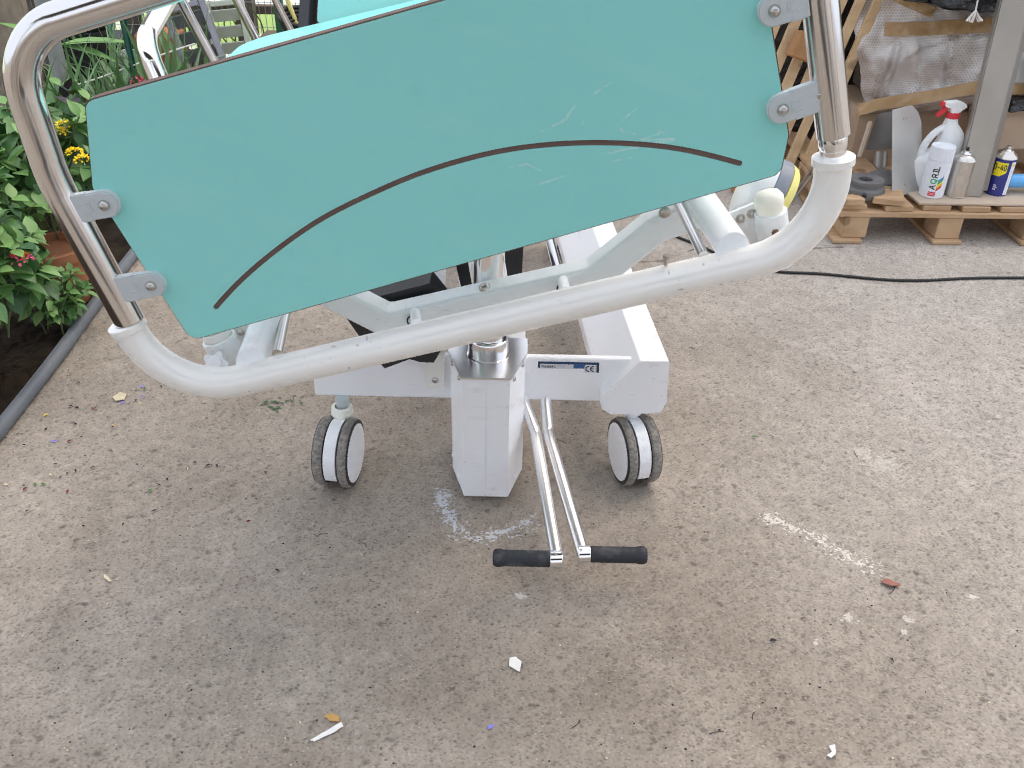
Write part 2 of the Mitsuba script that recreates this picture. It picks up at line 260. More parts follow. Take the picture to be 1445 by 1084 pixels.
m = rbox(1.1, 1.0, .012, .004, o=V(-.05, -1.45, .007)); add('added_mat', m, 'm_added_mat', 20); tag('added_mat', 'added black rubber mat before the added porch, out of view, for dark reflections', 'mat')  # unseen mat, added to put a dark stripe into the chrome

# ------------------------------------------------------------------ the hospital bed
BED = 'hospital_bed'; A = math.radians(16.7); Y0 = 1.03
EX, EZ, EY = V(math.cos(A), 0, math.sin(A)), V(-math.sin(A), 0, math.cos(A)), V(0, 1, 0)
tag(BED, 'tilted white hospital bed with a turquoise foot panel, chrome rails and twin wheel castors', 'hospital bed')
UC = -.0293 + (-.05 * EX[0] + .65 * EX[2])     # middle of the foot panel in the bed's own axis
def bl(x, y, Y=Y0): p = at(x, y, Y); return V(p @ EX, p @ EZ)
def bw(u, w, Y=Y0): return EX * u + EZ * w + V(0, Y, 0)
FRONT = mat4(V(0, Y0, 0), EX, EZ, -EY)          # local xy -> panel plane, +z towards the photographer
mirror = lambda q: V(2 * UC - q[0], q[1])
pA, pB, pC, pD, pE = bl(119, 142), bl(130, 265), bl(270, 481), bl(1102, 246), bl(1114, 190)
q0_, q1_ = bl(135, 145.5), bl(630, 1); tu = mirror(pA)[0]
outline = [pA, pB, pC, pD, pE, mirror(pB) + V(.004, .01), q0_ + (q1_ - q0_) * (tu - q0_[0]) / (q1_ - q0_)[0]]
pan = rounded(outline, .016)
P_ = [(305, 433), (350, 386), (400, 345), (460, 305), (520, 275), (580, 249), (640, 229), (700, 214), (760, 205), (830, 201), (900, 203), (960, 210), (1010, 221), (1043, 230)]
arc = LineString(smoothline([bl(*q) for q in P_], 60)).buffer(.0033, quad_segs=6)
TH = .017
add(f'{BED}__foot_panel', prism(pan, TH, FRONT @ trimesh.transformations.translation_matrix([0, 0, -TH])), 'm_core', 20)
add(f'{BED}__foot_panel__front_laminate', prism(pan.buffer(-.0016).difference(arc), .0016, FRONT @ trimesh.transformations.translation_matrix([0, 0, .0002])), 'm_teal', False)
add(f'{BED}__foot_panel__back_laminate', prism(pan.buffer(-.0016), .0016, FRONT @ trimesh.transformations.translation_matrix([0, 0, -TH - .0018])), 'm_teal_plain', False)
labels[f'{BED}__foot_panel'] = {'label': 'turquoise foot panel with brown edges and a brown arched groove'}
# chrome upper rail
cl = [bl(183, 452), bl(74, 250), bl(6, 72)]; top = bl(205, -12); cl[2] = cl[2] + V(-.002, .006)
corner = V(cl[2][0] + .012, top[1]); cl[2] = corner
ring_r = bl(1175, 222); rail = [cl[0], cl[1], corner, mirror(corner), mirror(cl[1]) + V(.018, .0), bl(1176, 190)]
path = fillet([bw(*q) for q in rail], [0, .25, .085, .085, .25, 0], 14)
add(f'{BED}__chrome_rail', sweep(path, .0192, 28), 'm_steel', 50)
add(f'{BED}__chrome_rail__inner_tube', sweep([bw(*bl(1176, 170)), bw(*bl(1175, 222)), bw(*(bl(1174, 240)))], .0148, 28), 'm_chrome', 50)
d = unit(bw(*bl(1175, 222)) - bw(*bl(1176, 170)))
p = bw(*bl(1175.5, 198)); add(f'{BED}__chrome_rail__sleeve_ring', sweep([p - d * .010, p - d * .004, p + d * .004, p + d * .010], np.array([.0150, .0166, .0166, .0150]), 28), 'm_chrome', 50)
# white lower tube
lo = [bl(180, 460), bl(252, 566) + V(0, 0), bl(1168, 345), bl(1176, 226)]
lo[1] = bl(238, 560); path = fillet([bw(*q) for q in lo], [0, .105, .105, 0], 16)
add(f'{BED}__lower_frame_tube', sweep(path, .0212, 32), 'm_cream', 50)
for a, b in ((lo[0], lo[1]), (lo[3], lo[2])):
    a, b = bw(*a), bw(*b); d = unit(b - a)
    add(f'{BED}__lower_frame_tube__collar', sweep([a - d * .006, a - d * .004, a + d * .004, a + d * .007], np.array([.0205, .0242, .0242, .0215]), 32), 'm_cream', 30)
# corner clips
def clip(px, tube_px, w=.0165):
    c, t = bl(*px), bl(*tube_px); u = unit(c - t); s = LineString([t, c]).buffer(w, cap_style='flat').union(Point(c).buffer(w, quad_segs=12)); s = s.buffer(-.002).buffer(.002)
    tr = lambda z: FRONT @ trimesh.transformations.translation_matrix([0, 0, z])
    k = add(f'{BED}__clip', [prism(s, .0085, tr(.0019)), prism(s.buffer(-.0016), .0022, tr(.0103))], 'm_plasticgrey', 20)
    h = LineString([t - u * .004, t + u * .030]).buffer(w + .0006, cap_style='flat'); add(k + '__hook', [prism(h, .0095, tr(.0022)), prism(h.buffer(-.0012), .0012, tr(.0116))], 'm_plasticgrey', 20)
    n = V(-u[1], u[0]); o = t + u * .021
    mk = LineString([o + n * .006, o + n * .006 + u * .011, o - n * .005 + u * .011, o - n * .005]).buffer(.0007)
    add(k + '__embossed_mark', prism(mk, .0007, tr(.01275)), 'm_plasticgrey', False)
    prof = [(0, .0070), (.003, .0066), (.0052, .0048), (.0064, .002), (.0066, 0)]
    add(k + '__rivet', lathe(prof, 20, FRONT @ trimesh.transformations.translation_matrix([c[0], c[1], .0120])), 'm_bolt', 60)
    return k
for a, b in (((153, 284), (98, 293)), ((218, 397), (166, 405)), ((1089, 12), (1152, -8)), ((1101, 150), (1155, 131))): clip(a, b)
add(f'{BED}__chrome_rail__weld', trimesh.creation.icosphere(3, .0065).apply_translation(at(1157, 133, 1.022)), 'm_bolt', 60)

# struts that carry the lower tube
def strut(a, ya, b, yb, r, m, nm): return add(f'{BED}__{nm}', sweep([at(*a, ya), at(*b, yb)], r, 24), m, 50)
strut((1034, 350), 1.035, (955, 232), 1.33, .0205, 'm_chassis', 'support_strut'); strut((355, 512), 1.035, (402, 380), 1.33, .0205, 'm_chassis', 'support_strut')
for px in ():
    p = at(*px, 1.035); add(f'{BED}__support_strut__weld_bead', trimesh.creation.torus(.0208, .0032, 24, 8).apply_transform(frame(p + V(0, .006, .010), V(-.1, .6, .5))), 'm_cream', 60)
strut((993, 362), 1.035, (940, 250), 1.31, .0068, 'm_steel', 'gas_strut'); strut((391, 500), 1.035, (412, 405), 1.31, .0068, 'm_steel', 'gas_strut')
p0, p1 = at(939, 374, 1.03), at(941, 364, 1.03); add(f'{BED}__lower_frame_tube__bolt', [cyl(p0, p1, .0026, 12), cyl(p1, p1 + (p1 - p0) * .35, .005, 12)], 'm_bolt')
# accessory sockets at both corners
def socket(px, Y, r, h):
    p = at(*px, Y); k = add(f'{BED}__socket', lathe([(0, -h), (r, -h), (r, -.001), (r - .001, 0), (r - .0035, 0), (r - .0035, -.01), (0, -.01)], 28, frame(p, EZ, EX)), 'm_chassis', 30); return p, k
p, k = socket((1087, 298), 1.10, .0205, .075)
add(k + '__cap', lathe([(.0165, -.008), (.0172, .006), (.0188, .012), (.0185, .019), (.014, .0255), (.006, .028), (0, .0285)], 26, frame(p, EZ, EX)), 'm_capcream', 50)
c = at(1094, 328, 1.08); add(k + '__screw', lathe([(0, .002), (.003, .0018), (.0046, 0)], 16, frame(c - V(0, .0008, 0), V(0, -1, 0))), 'm_rust', 60)
plate = rounded([bl(1004, 312, 1.11), bl(1075, 283, 1.11), bl(1085, 350, 1.11), bl(1030, 360, 1.11)], .004)
add(f'{BED}__bracket_plate', prism(plate, .005, mat4(V(0, 1.115, 0), EX, EZ, -EY)), 'm_white', False)
for px in ((1045, 309), (1061, 302)): add(f'{BED}__bracket_plate__screw', lathe([(0, .004), (.003, .0035), (.0045, 0), (.0065, 0), (.0065, -.003)], 16, frame(at(*px, 1.1095), V(0, -1, 0))), 'm_bolt', 50)
p, k = socket((308, 476), 1.10, .0235, .06)
labels[k] = {'label': 'socket at the lower left corner with a lobed knob'}
add(k + '__liner', lathe([(.0165, -.03), (.019, .004), (.0205, .012), (.019, .012), (.0165, .004)], 24, frame(p, EZ, EX)), 'm_cream', 40)
kp = []
for i in range(120): a = i / 120 * 2 * np.pi; kp.append(((.0150 + .0026 * math.cos(5 * a)) * math.cos(a), (.0150 + .0026 * math.cos(5 * a)) * math.sin(a)))
c = at(306, 515, 1.06); add(k + '__knob', [prism(Polygon(kp), .010, frame(c, V(.05, -.75, .66))), lathe([(.0105, .010), (.009, .013), (0, .0138)], 24, frame(c, V(.05, -.75, .66)))], 'm_whiteplastic', 30)
plate = rounded([bl(330, 452, 1.12), bl(352, 445, 1.12), bl(352, 500, 1.12), bl(330, 510, 1.12)], .003); add(f'{BED}__bracket_plate', prism(plate, .005, mat4(V(0, 1.13, 0), EX, EZ, -EY)), 'm_cream', False)
add(f'{BED}__bracket_plate_001__screw', lathe([(0, .003), (.003, .0028), (.0045, 0)], 16, frame(at(340, 470, 1.1235), V(0, -1, 0))), 'm_bolt', 60)
# layered corner bumper
c = at(1078, 273, 1.20); M = frame(c, V(.90, -.12, -.42), V(0, 0, 1)); R_ = .050
add(f'{BED}__corner_bumper', lathe([(0, -.030), (R_ * .75, -.029), (R_ * .9, -.026), (R_ * .97, -.016), (R_, -.006)], 44, M), 'm_white', 40)
add(f'{BED}__corner_bumper__grey_band', lathe([(R_ - .002, -.006), (R_ + .001, -.005), (R_ + .002, .012), (R_ - .002, .013)], 44, M), 'm_greyband', 40)
add(f'{BED}__corner_bumper__yellow_band', lathe([(R_ - .002, .013), (R_ + .0012, .014), (R_ - .001, .022), (R_ * .9, .026), (0, .026)], 44, M), 'm_yellow', 40)
labels[f'{BED}__corner_bumper'] = {'label': 'round corner bumper layered in white, grey and yellow'}
# tilting chassis bar
cb = [(452, 403), (548, 452), (838, 388), (926, 318), (985, 296)]; YC = 1.30
path = fillet([at(*q, YC) for q in cb], [0, .035, .035, .03, 0], 6)
s, c_ = .0225, .008; sec = []
for cx, cy, a0 in ((s - c_, s - c_, 0), (-s + c_, s - c_, 90), (-s + c_, -s + c_, 180), (s - c_, -s + c_, 270)):
    for a in np.radians(np.linspace(a0, a0 + 90, 5)): sec.append((cx + c_ * math.cos(a), cy + c_ * math.sin(a)))
sec = np.array(sec); add(f'{BED}__chassis_bar', sweep(path, 1.0, section=sec, up=V(0, 1, 0)), 'm_chassis', 40)
for px in ((583, 453), (795, 407)):
    p = at(*px, YC - .028); k = add(f'{BED}__pivot_pin', cyl(p + V(0, .03, 0), bw(*(bl(*px, Y0) - V(0, .012)), Y0 + .01), .0078, 18), 'm_chassis', 50); add(k + '__rim', trimesh.creation.torus(.0092, .0014, 24, 8).apply_transform(frame(p, V(0, 1, 0))), 'm_black', 60)
p = at(683, 405, YC - .012); p = p + EZ * .0; add(f'{BED}__chassis_bar__bolt', lathe([(0, .003), (.006, .0028), (.0085, .0005), (.0088, -.004)], 20, frame(onplane(683, 404, at(683, 404, YC) + EZ * .027, EZ), EZ)), 'm_bolt', 50)
p = onplane(938, 300, V(0, YC - .03, 0), V(0, 1, 0)); add(f'{BED}__chassis_bar__end_bolt', lathe([(0, .004), (.006, .003), (.009, 0)], 18, frame(p, V(0, -1, 0))), 'm_bolt', 50)
# lift column
cx0 = -.0425; hexp = [(-.039, 1.27), (-.0008, 1.27), (-.0008, 1.2722), (.0008, 1.2722), (.0008, 1.27), (.039, 1.27), (.0645, 1.352), (.0645, 1.43), (.039, 1.47), (-.039, 1.47), (-.0645, 1.43), (-.0645, 1.352)]
hexp = [(x + cx0, y) for x, y in hexp]; add(f'{BED}__lift_column', prism(Polygon(hexp), .248, trimesh.transformations.translation_matrix([0, 0, .018])), 'm_white', False)
ZT = .266; tp = rounded([(-.042 + cx0, 1.268), (.042 + cx0, 1.268), (.068 + cx0, 1.352), (.068 + cx0, 1.40), (-.068 + cx0, 1.40), (-.068 + cx0, 1.352)], .004)
add(f'{BED}__lift_column__top_plate', [prism(tp, .004, trimesh.transformations.translation_matrix([0, 0, ZT + .0005]))], 'm_platesteel', 20)
pc = V(cx0 + .001, 1.345, ZT + .004)
add(f'{BED}__lift_column__collar', lathe([(.0365, 0), (.0365, .002), (.034, .003), (.034, .030), (.0325, .033), (.0305, .034), (.026, .034)], 48, frame(pc, V(0, 0, 1))), 'm_chrome', 35)
add(f'{BED}__lift_column__piston', cyl(pc, pc + V(0, .005, .20), .0262, 40), 'm_chrome', 50)
for (x, y, nx, ny) in ((-.0455, 1.291, -.95, -.3), (-.0595, 1.336, -.95, -.3), (.0455, 1.291, .95, -.3), (.0595, 1.336, .95, -.3)):
    add(f'{BED}__lift_column__screw', lathe([(0, .003), (.003, .0027), (.0046, .0008), (.0048, -.001)], 14, frame(V(x + cx0, y, ZT - .011), V(nx, ny, 0))), 'm_bolt', 60)
for (x, y, z) in ((-.050, 1.308, .035), (-.0625, 1.346, .05), (.050, 1.308, .035)): add(f'{BED}__lift_column__edge_tab', rbox(.006, .008, .008, .002, o=V(x + cx0, y, z)), 'm_white', 20)
# base: cross member, right rail, gusset
bY = 1.385
add(f'{BED}__cross_member', rbox(.574, .014, .090, .002, o=V(-.069, bY + .007, .195)), 'm_white', 20)
cap = [at(904, 510, 1.36), at(945, 510, 1.36), at(941, 568, 1.36), at(931, 583, 1.36), at(862, 585, 1.36), at(849, 577, 1.36), at(850, 560, 1.36)]
cp = rounded([(q[0], q[2]) for q in cap], .004); d = V(-.045, .55, 0)
m = prism(cp, 1.02, mat4(V(0, 1.36, 0), V(1, 0, 0), V(0, 0, 1), V(0, 1, 0))); m.vertices[:, 0] += d[0] / d[1] * (m.vertices[:, 1] - 1.36); m.fix_normals(); add(f'{BED}__base_rail', m, 'm_white', 20)
rp = [(-.355, 1.45), (-.305, 1.45), (-.37, 2.40), (-.42, 2.40)]
add(f'{BED}__rear_cross_member', rbox(.56, .06, .08, .004, o=V(-.05, 2.36, .2)), 'm_white', 20)
add(f'{BED}__spine_beam', prism(Polygon([(-.08, 1.45), (0, 1.45), (-.10, 2.35), (-.18, 2.35)]), .07, trimesh.transformations.translation_matrix([0, 0, .165])), 'm_white', False)
add(f'{BED}__mounting_tab', prism(rounded([(q[0], q[2]) for q in (at(600, 495, 1.375), at(628, 490, 1.375), at(626, 546, 1.375), at(600, 546, 1.375))], .004), .008, mat4(V(0, 1.372, 0), V(1, 0, 0), V(0, 0, 1), V(0, 1, 0))), 'm_cream', 20)
add(f'{BED}__mounting_tab__bolt', lathe([(0, .002), (.004, .0018), (.006, 0)], 16, frame(at(614, 537, 1.3715), V(0, -1, 0))), 'm_bolt', 60)
# sticker with lettering
YS = bY - .0006
def strip(x0, y0, x1, y1, m, nm, off=0.0, kk=None):
    P = [at(a, b, YS - off) for a, b in ((x0, y1), (x1, y1), (x1, y0), (x0, y0))]; z0 = (P[0][2] + P[1][2]) / 2; z1 = (P[2][2] + P[3][2]) / 2
    return add(f'{BED}__sticker' + ('__' + nm if nm else ''), rbox(P[1][0] - P[0][0], .0004, z1 - z0, .0001, o=V((P[0][0] + P[1][0]) / 2, YS - off, (z0 + z1) / 2)), m, False)
strip(759, 511, 845, 520, 'm_navy', ''); strip(841.5, 519, 845, 526, 'm_navy', 'navy_edge', .0002); strip(762, 514, 809, 520.5, 'm_labelgrey', 'name_strip', .0005); strip(810, 513.5, 824, 520, 'm_bluelabel', 'blue_block', .0005); strip(824.5, 515, 841, 526, 'm_labelgrey', 'mark_field', .0005)
labels[f'{BED}__sticker'] = {'label': 'small navy and grey sticker with a CE mark'}
def lettering(txt, x0, y1, hpx, nm, m='m_ink', wpx=None):
    P, Q = at(x0, y1, YS - .0009), at(x0, y1 - hpx, YS - .0009); h = Q[2] - P[2]; t = meshkit.text_mesh(txt, h, .0003, bold=True)
    if wpx: t.apply_scale([(at(x0 + wpx, y1, YS)[0] - P[0]) / t.extents[0], 1, 1])
    t.apply_transform(mat4(P, V(1, 0, 0), V(0, 0, 1), V(0, -1, 0))); add(f'{BED}__sticker__{nm}', t, m, False)
lettering('PUMSPRO', 763.5, 518.7, 3.0, 'maker_lettering', wpx=20)
for ch, xx_ in (('C', 829.6), ('E', 836.2)):
    o_ = at(xx_ + 1.2, 520.6, YS - .0009); R1 = abs(at(0, 516.6, YS)[2] - at(0, 520.6, YS)[2]); ring_ = Point(0, 0).buffer(R1, quad_segs=16).difference(Point(0, 0).buffer(R1 * .70, quad_segs=16)).difference(sbox(R1 * .12, -2 * R1, 2 * R1, 2 * R1))
    if ch == 'E': ring_ = ring_.union(sbox(-R1 * .9, -R1 * .15, R1 * .02, R1 * .15))
    add(f'{BED}__sticker__approval_lettering', prism(ring_, .0003, mat4(o_, V(1, 0, 0), V(0, 0, 1), V(0, -1, 0))), 'm_ink', False)
P = at(786, 517, YS - .0007); add(f'{BED}__sticker__fine_print', [rbox(.0145, .0003, .0006, .0001, o=P + V(.007, 0, dz)) for dz in (-.0004, .0010)], 'm_greyband', False)
# castors
def castor(c, yaw, stem=True, r=.0625, flip=0):
    M = trimesh.transformations.rotation_matrix(yaw, [0, 0, 1]); M[:3, 3] = c; ax = mat4(V(0, 0, 0), V(0, 1, 0), V(0, 0, 1), V(1, 0, 0)); K = numbered(f'{BED}__castor')
    def wheel(x0, s):   # s: outward side
        w = .0165; return M @ trimesh.transformations.translation_matrix([x0, 0, 0]) @ (ax if s > 0 else ax @ np.diag([1, -1, -1, 1]))
    b = []
    for a in np.radians(np.linspace(-28, 205, 26)): b.append((math.cos(a) * .0600, math.sin(a) * .0600))
    body = prism(Polygon([(-.052, -.034)] + [(-.0, -.030)] + [(y, z) for y, z in b if True] + []).convex_hull if False else Polygon(b + [(-.030, -.020), (.030, -.020)]).buffer(0), .0215, M @ mat4(V(-.01075, 0, 0), V(0, 1, 0), V(0, 0, 1), V(1, 0, 0)))
    scene[K] = mikit.ply(body, 'm_white', smooth=30); scene[K]['bsdf'] = {'type': 'ref', 'id': 'm_white'}
    for s in (-1, 1):
        W = wheel(s * .0225, s); add(K + '__tyre', lathe([(.047, -.0085), (r - .004, -.0085), (r - .001, -.006), (r, 0), (r - .001, .005), (r - .0045, .0085), (.047, .0098)], 48, W), 'm_rubber', 40)
        add(K + '__tyre_sidewall', lathe([(.0525, .0099), (.0605, .0088), (.0605, .0080)], 48, W), 'm_black', 40)
        add(K + '__wheel_cover', lathe([(.0540, .0085), (.0540, .0102), (.051, .0114), (.02, .0128), (0, .013)], 40, W), 'm_white', 40)
        add(K + '__inner_rim', lathe([(.030, -.0095), (.0575, -.0095), (.0575, -.0088)], 40, W), 'm_black', 40)
    if stem:
        add(K + '__stem', lathe([(.0, .05), (.0125, .05), (.0125, .0865), (0, .0865)], 24, M @ trimesh.transformations.translation_matrix([0, .046, 0])), 'm_plasticgrey', 30)
        add(K + '__swivel_ring', lathe([(.012, .058), (.0195, .058), (.0205, .062), (.0195, .067), (.0185, .068), (.0195, .070), (.0185, .076), (.0125, .077)], 28, M @ trimesh.transformations.translation_matrix([0, .040, -.004])), 'm_capcream', 40)
    else: add(K + '__mount', lathe([(0, .05), (.0125, .05), (.0125, .064), (.018, .0645), (.018, .075), (0, .075)], 24, M @ trimesh.transformations.translation_matrix([0, .03, 0])), 'm_white', 30)
    return K
castor(V(-.312, 1.333, .064), math.radians(-7), r=.064); castor(V(.227, 1.357, .064), math.radians(14), False, r=.064); castor(V(.135, 2.34, .0625), math.radians(12), False); castor(V(-.32, 2.36, .0625), math.radians(-30))
# foot pedals
def pedal(pts, gx, lab):
    d = 1 if gx > 0 else -1; P = fillet(pts, .022, 6); K = add(f'{BED}__pedal', sweep(P, 1.0, section=[(.0106 * math.cos(a), .0082 * math.sin(a)) for a in np.linspace(0, 2 * np.pi, 18, endpoint=False)], up=V(0, .3, .9)), 'm_platesteel', 50)
    e = pts[-1]; M = frame(e, V(d, 0, 0), V(0, 0, 1)); labels[K] = {'label': lab}
    add(K + '__ferrule', lathe([(0, -.0085), (.0125, -.0085), (.0138, -.007), (.0138, .0095), (.0128, .011), (0, .011)], 28, M), 'm_chrome', 35)
    pr_ = [(.006, .010), (.0118, .0105), (.0128, .013)] + [(.0128 + .00015 * math.sin(k * 1.1), .013 + k * .0021) for k in range(1, 34)] + [(.0138, .087), (.0143, .092), (.0135, .097), (.011, .100), (0, .101)]
    g = lathe(pr_, 40, None); a = np.arctan2(g.vertices[:, 1], g.vertices[:, 0]); rr = np.hypot(g.vertices[:, 0], g.vertices[:, 1]); s_ = 1 + .014 * np.sign(np.cos(a * 15)) * (rr > .011); g.vertices[:, :2] *= s_[:, None]
    g.apply_transform(M); add(K + '__grip', g, 'm_grip', 40)
pedal([gr(737, 548, .16), gr(740, 566, .148), gr(756, 612, .118), gr(786, 789, .07)], -1, 'pedal whose black grip points left')
pedal([gr(769, 548, .16), gr(770, 566, .148), gr(773, 608, .118), gr(823, 782, .07)], 1, 'pedal whose black grip points right')
# black shrouds, pistons, mast behind the chassis bar
def quadplate(px, Y, m, nm, t=.006, tilt=0):
    add(f'{BED}__{nm}', prism(Polygon([(q[0], q[2]) for q in (at(*a, Y) for a in px)]).buffer(0), t, mat4(V(0, Y, 0), V(1, 0, 0), V(0, 0, 1), V(0, 1, 0))), m, False)
quadplate([(458, 405), (512, 424), (606, 400), (648, 452), (612, 512), (592, 511), (578, 507), (543, 520), (535, 512), (505, 472)], 1.335, 'm_black', 'actuator_cover', .05)
def boot(c, rx, h, top): return lathe([(0, -h / 2)] + [(rx * (1 + .10 * (k % 2)) * (1 + (top - 1) * k / 10), -h / 2 + h * k / 10) for k in range(11)] + [(0, h / 2)], 28, frame(c, V(.02, .1, 1)))
quadplate([(636, 342), (740, 318), (736, 400), (652, 412)], 1.46, 'm_black', 'motor_housing', .10)
c0, c1 = at(684, 366, 1.43), at(687, 420, 1.36); add(f'{BED}__tilt_piston', cyl(c0, c1, .0135, 24), 'm_chrome', 50)
add(f'{BED}__motor_housing__ring', trimesh.creation.torus(.018, .004, 28, 10).apply_transform(frame(c0, c1 - c0)), 'm_black', 60)
add(f'{BED}__gas_strut', cyl(at(592, 360, 1.50), at(584, 425, 1.36), .0085, 18), 'm_steel', 50); 
add(f'{BED}__gas_strut', cyl(at(775, 335, 1.55), at(788, 385, 1.40), .0085, 18), 'm_steel', 50)
quadplate([(592, 345), (628, 345), (628, 420), (588, 430)], 1.72, 'm_white', 'guard_plate', .01)
add(f'{BED}__underside_frame', [rbox(.05, .9, .04, .004, M=mat4(bw(UC + u, bl(640, 200, 1.03)[1] - .05, 1.62), EX, EY, EZ)) for u in (-.25, .25)] + [rbox(.55, .05, .04, .004, M=mat4(bw(UC, bl(640, 200, 1.03)[1] - .05, y), EX, EY, EZ)) for y in (1.35, 1.95)], 'm_chassis', 20)
add(f'{BED}__mast', cyl(V(-.04, 1.36, .40), bw(UC, bl(640, 200, 1.03)[1] - .05, 1.42), .03, 24), 'm_white', 50)
# mattress platform boards and raised back section behind the panel
ztop = bl(430, 52)[1] - .012
A2 = math.radians(13.6); EX2 = V(math.cos(A2), 0, math.sin(A2))
def board(o, L, w, rise=0.0, nm='platform_board', c=.05):
    # a laminate board whose top left near corner is o; rise lifts its far end
    dv = unit(EY + V(0, 0, rise)); N = np.cross(EX2, dv); P = Polygon([(0, 0), (w, 0), (w, L), (0, L)]).buffer(-c).buffer(c); M = mat4(o - N * .0135, EX2, dv, N)
    k = add(f'{BED}__{nm}', prism(P, .012, M), 'm_core', 20); add(k + '__laminate', prism(P.buffer(-.0012), .0014, M @ trimesh.transformations.translation_matrix([0, 0, .0121])), 'm_teal_plain', False); return k
board(at(336, 66, 1.50) - EY * .38, .42, .66)
ob = at(446, 36, 1.55); board(ob, .85, .60, 1.15, 'backrest_board', .012)
add(f'{BED}__backrest_board__support_bar', sweep([ob - EX2 * .016 - V(0, .0, .012), ob + unit(V(0, 1, 1.15)) * .55 - EX2 * .016 - V(0, 0, .012)], 1.0, section=[(-.010, -.012), (.010, -.012), (.010, .012), (-.010, .012)], up=EZ), 'm_black', 20)
add(f'{BED}__backrest_hinge_bar', rbox(.70, .012, .013, .002, M=mat4(ob + EX2 * .28 - V(0, .022, .006), EX2, EY, np.cross(EX2, EY))), 'm_core', 20)
# side rail at the left
RP = at(228, 122, 1.42); RN = EX
def rp_(x, y, off=0): return onplane(x, y, RP, RN)
b0, b1, b2 = rp_(230, 126), rp_(203, 58), rp_(275, -10)
path = fillet([b0 - EZ * .2, b0, b1, b1 + EY * .5 + EZ * .1, b1 + EY * .9 + EZ * .1], [0, .05, .045, .2, 0], 10)
add(f'{BED}__side_rail', sweep(path, .0150, 24), 'm_chrome', 50)
labels[f'{BED}__side_rail'] = {'label': 'chrome side rail loop at the left edge of the bed'}
for (xa, ya), (xb, yb), r in (((312, 108), (254, -2), .0085), ((368, 68), (331, -6), .0085), ((414, 50), (385, -6), .0075)):
    a, b = rp_(xa, ya), rp_(xb, yb); add(f'{BED}__side_rail__bar', cyl(a - (b - a) * .8, b + (b - a) * .15, r, 18), 'm_chrome', 50)

# ------------------------------------------------------------------ things on the concrete
cab = smoothline([gr(*q) + V(0, 0, .0045) for q in ((900, 318), (925, 324), (950, 334), (985, 348), (1030, 368), (1095, 385), (1150, 388), (1215, 394), (1290, 398), (1360, 395), (1445, 394), (1560, 392), (1750, 400))], 140)
add('power_cord', sweep(cab, .0036, 10), 'm_cable', 60); tag('power_cord', 'thin black power cord snaking across the concrete behind the bed', 'cord')
def blob(pts, z=.001, t=.0012, amp=.004):
    P = [gr(*q)[:2] for q in pts]; m = prism(Polygon(P).buffer(0), t, trimesh.transformations.translation_matrix([0, 0, z])); m = m.subdivide().subdivide(); m.vertices[:, 2] += amp * meshkit.noise(m.vertices * 90) ; return m
add('paper_scrap', blob([(719, 931), (728, 930), (736, 937), (733, 950), (726, 946), (718, 941)]), 'm_paper', False); tag('paper_scrap', 'small torn white paper scrap lying below the pedals', 'paper scrap')
add('paper_strip', blob([(438, 1046), (465, 1031), (482, 1022), (485, 1028), (470, 1036), (444, 1048)]), 'm_paper', False); tag('paper_strip', 'narrow torn white paper strip beside an ochre leaf', 'paper scrap')
add('ochre_leaf', blob([(458, 1014), (468, 1009), (479, 1013), (479, 1021), (466, 1020)]), 'm_ochre', False); tag('ochre_leaf', 'curled ochre dry leaf touching the white paper strip', 'leaf')
add('red_leaf', blob([(1241, 822), (1250, 820), (1268, 826), (1270, 830), (1256, 831), (1246, 826)], amp=.006), 'm_dryleaf', False); tag('red_leaf', 'dry reddish leaf at the end of the white paint streak', 'leaf')
add('yellow_leaf', blob([(159, 562), (170, 555), (179, 558), (176, 566), (164, 568)]), 'm_straw', False); tag('yellow_leaf', 'pale yellow fallen leaf below the white lower corner of the bed', 'leaf')
add('white_chip', blob([(147, 812), (153, 816), (158, 822), (154, 823), (147, 817)]), 'm_straw', False); tag('white_chip', 'tiny pale wood chip on the bare concrete at the left', 'wood chip')
add('white_shell', blob([(1169, 1055), (1177, 1054), (1178, 1068), (1172, 1072), (1166, 1068), (1173, 1064)], amp=.005), 'm_paper', False); tag('white_shell', 'pale curved flake on the concrete at the lower right', 'flake')

def leaf_mesh(L, w, n=5, fold=.22, curl=.25, blunt=.75):
    t = np.linspace(0, 1, n + 1); wid = w * np.sin(np.pi * np.clip(t, 0, 1) ** blunt) ; wid[0] = .04 * w; z = -curl * L * t ** 2; P = []
    for i in range(n + 1): P += [(L * t[i], -wid[i] / 2, z[i] + fold * wid[i] / 2), (L * t[i], 0, z[i]), (L * t[i], wid[i] / 2, z[i] + fold * wid[i] / 2)]
    F = []
    for i in range(n):
        a = i * 3
        F += [(a, a + 3, a + 4), (a, a + 4, a + 1), (a + 1, a + 4, a + 5), (a + 1, a + 5, a + 2)]
    return trimesh.Trimesh(np.array(P), F, process=False)
LV = {(m, i): mikit.ply(leaf_mesh(1, w, 5, f, c), m, smooth=True) for m in ('m_leaf', 'm_leaf_pale', 'm_leaf_dark') for i, (w, f, c) in enumerate(((.56, .25, .2), (.50, .35, .35), (.62, .15, .10)))}
def leafM(p, d, s, roll=0.0):
    x = unit(d); up = V(0, 0, 1) if abs(x[2]) < .95 else V(0, 1, 0); y = unit(np.cross(up, x)); z = np.cross(x, y); y, z = y * math.cos(roll) + z * math.sin(roll), z * math.cos(roll) - y * math.sin(roll); return mat4(p, x * s, y * s, z * s)
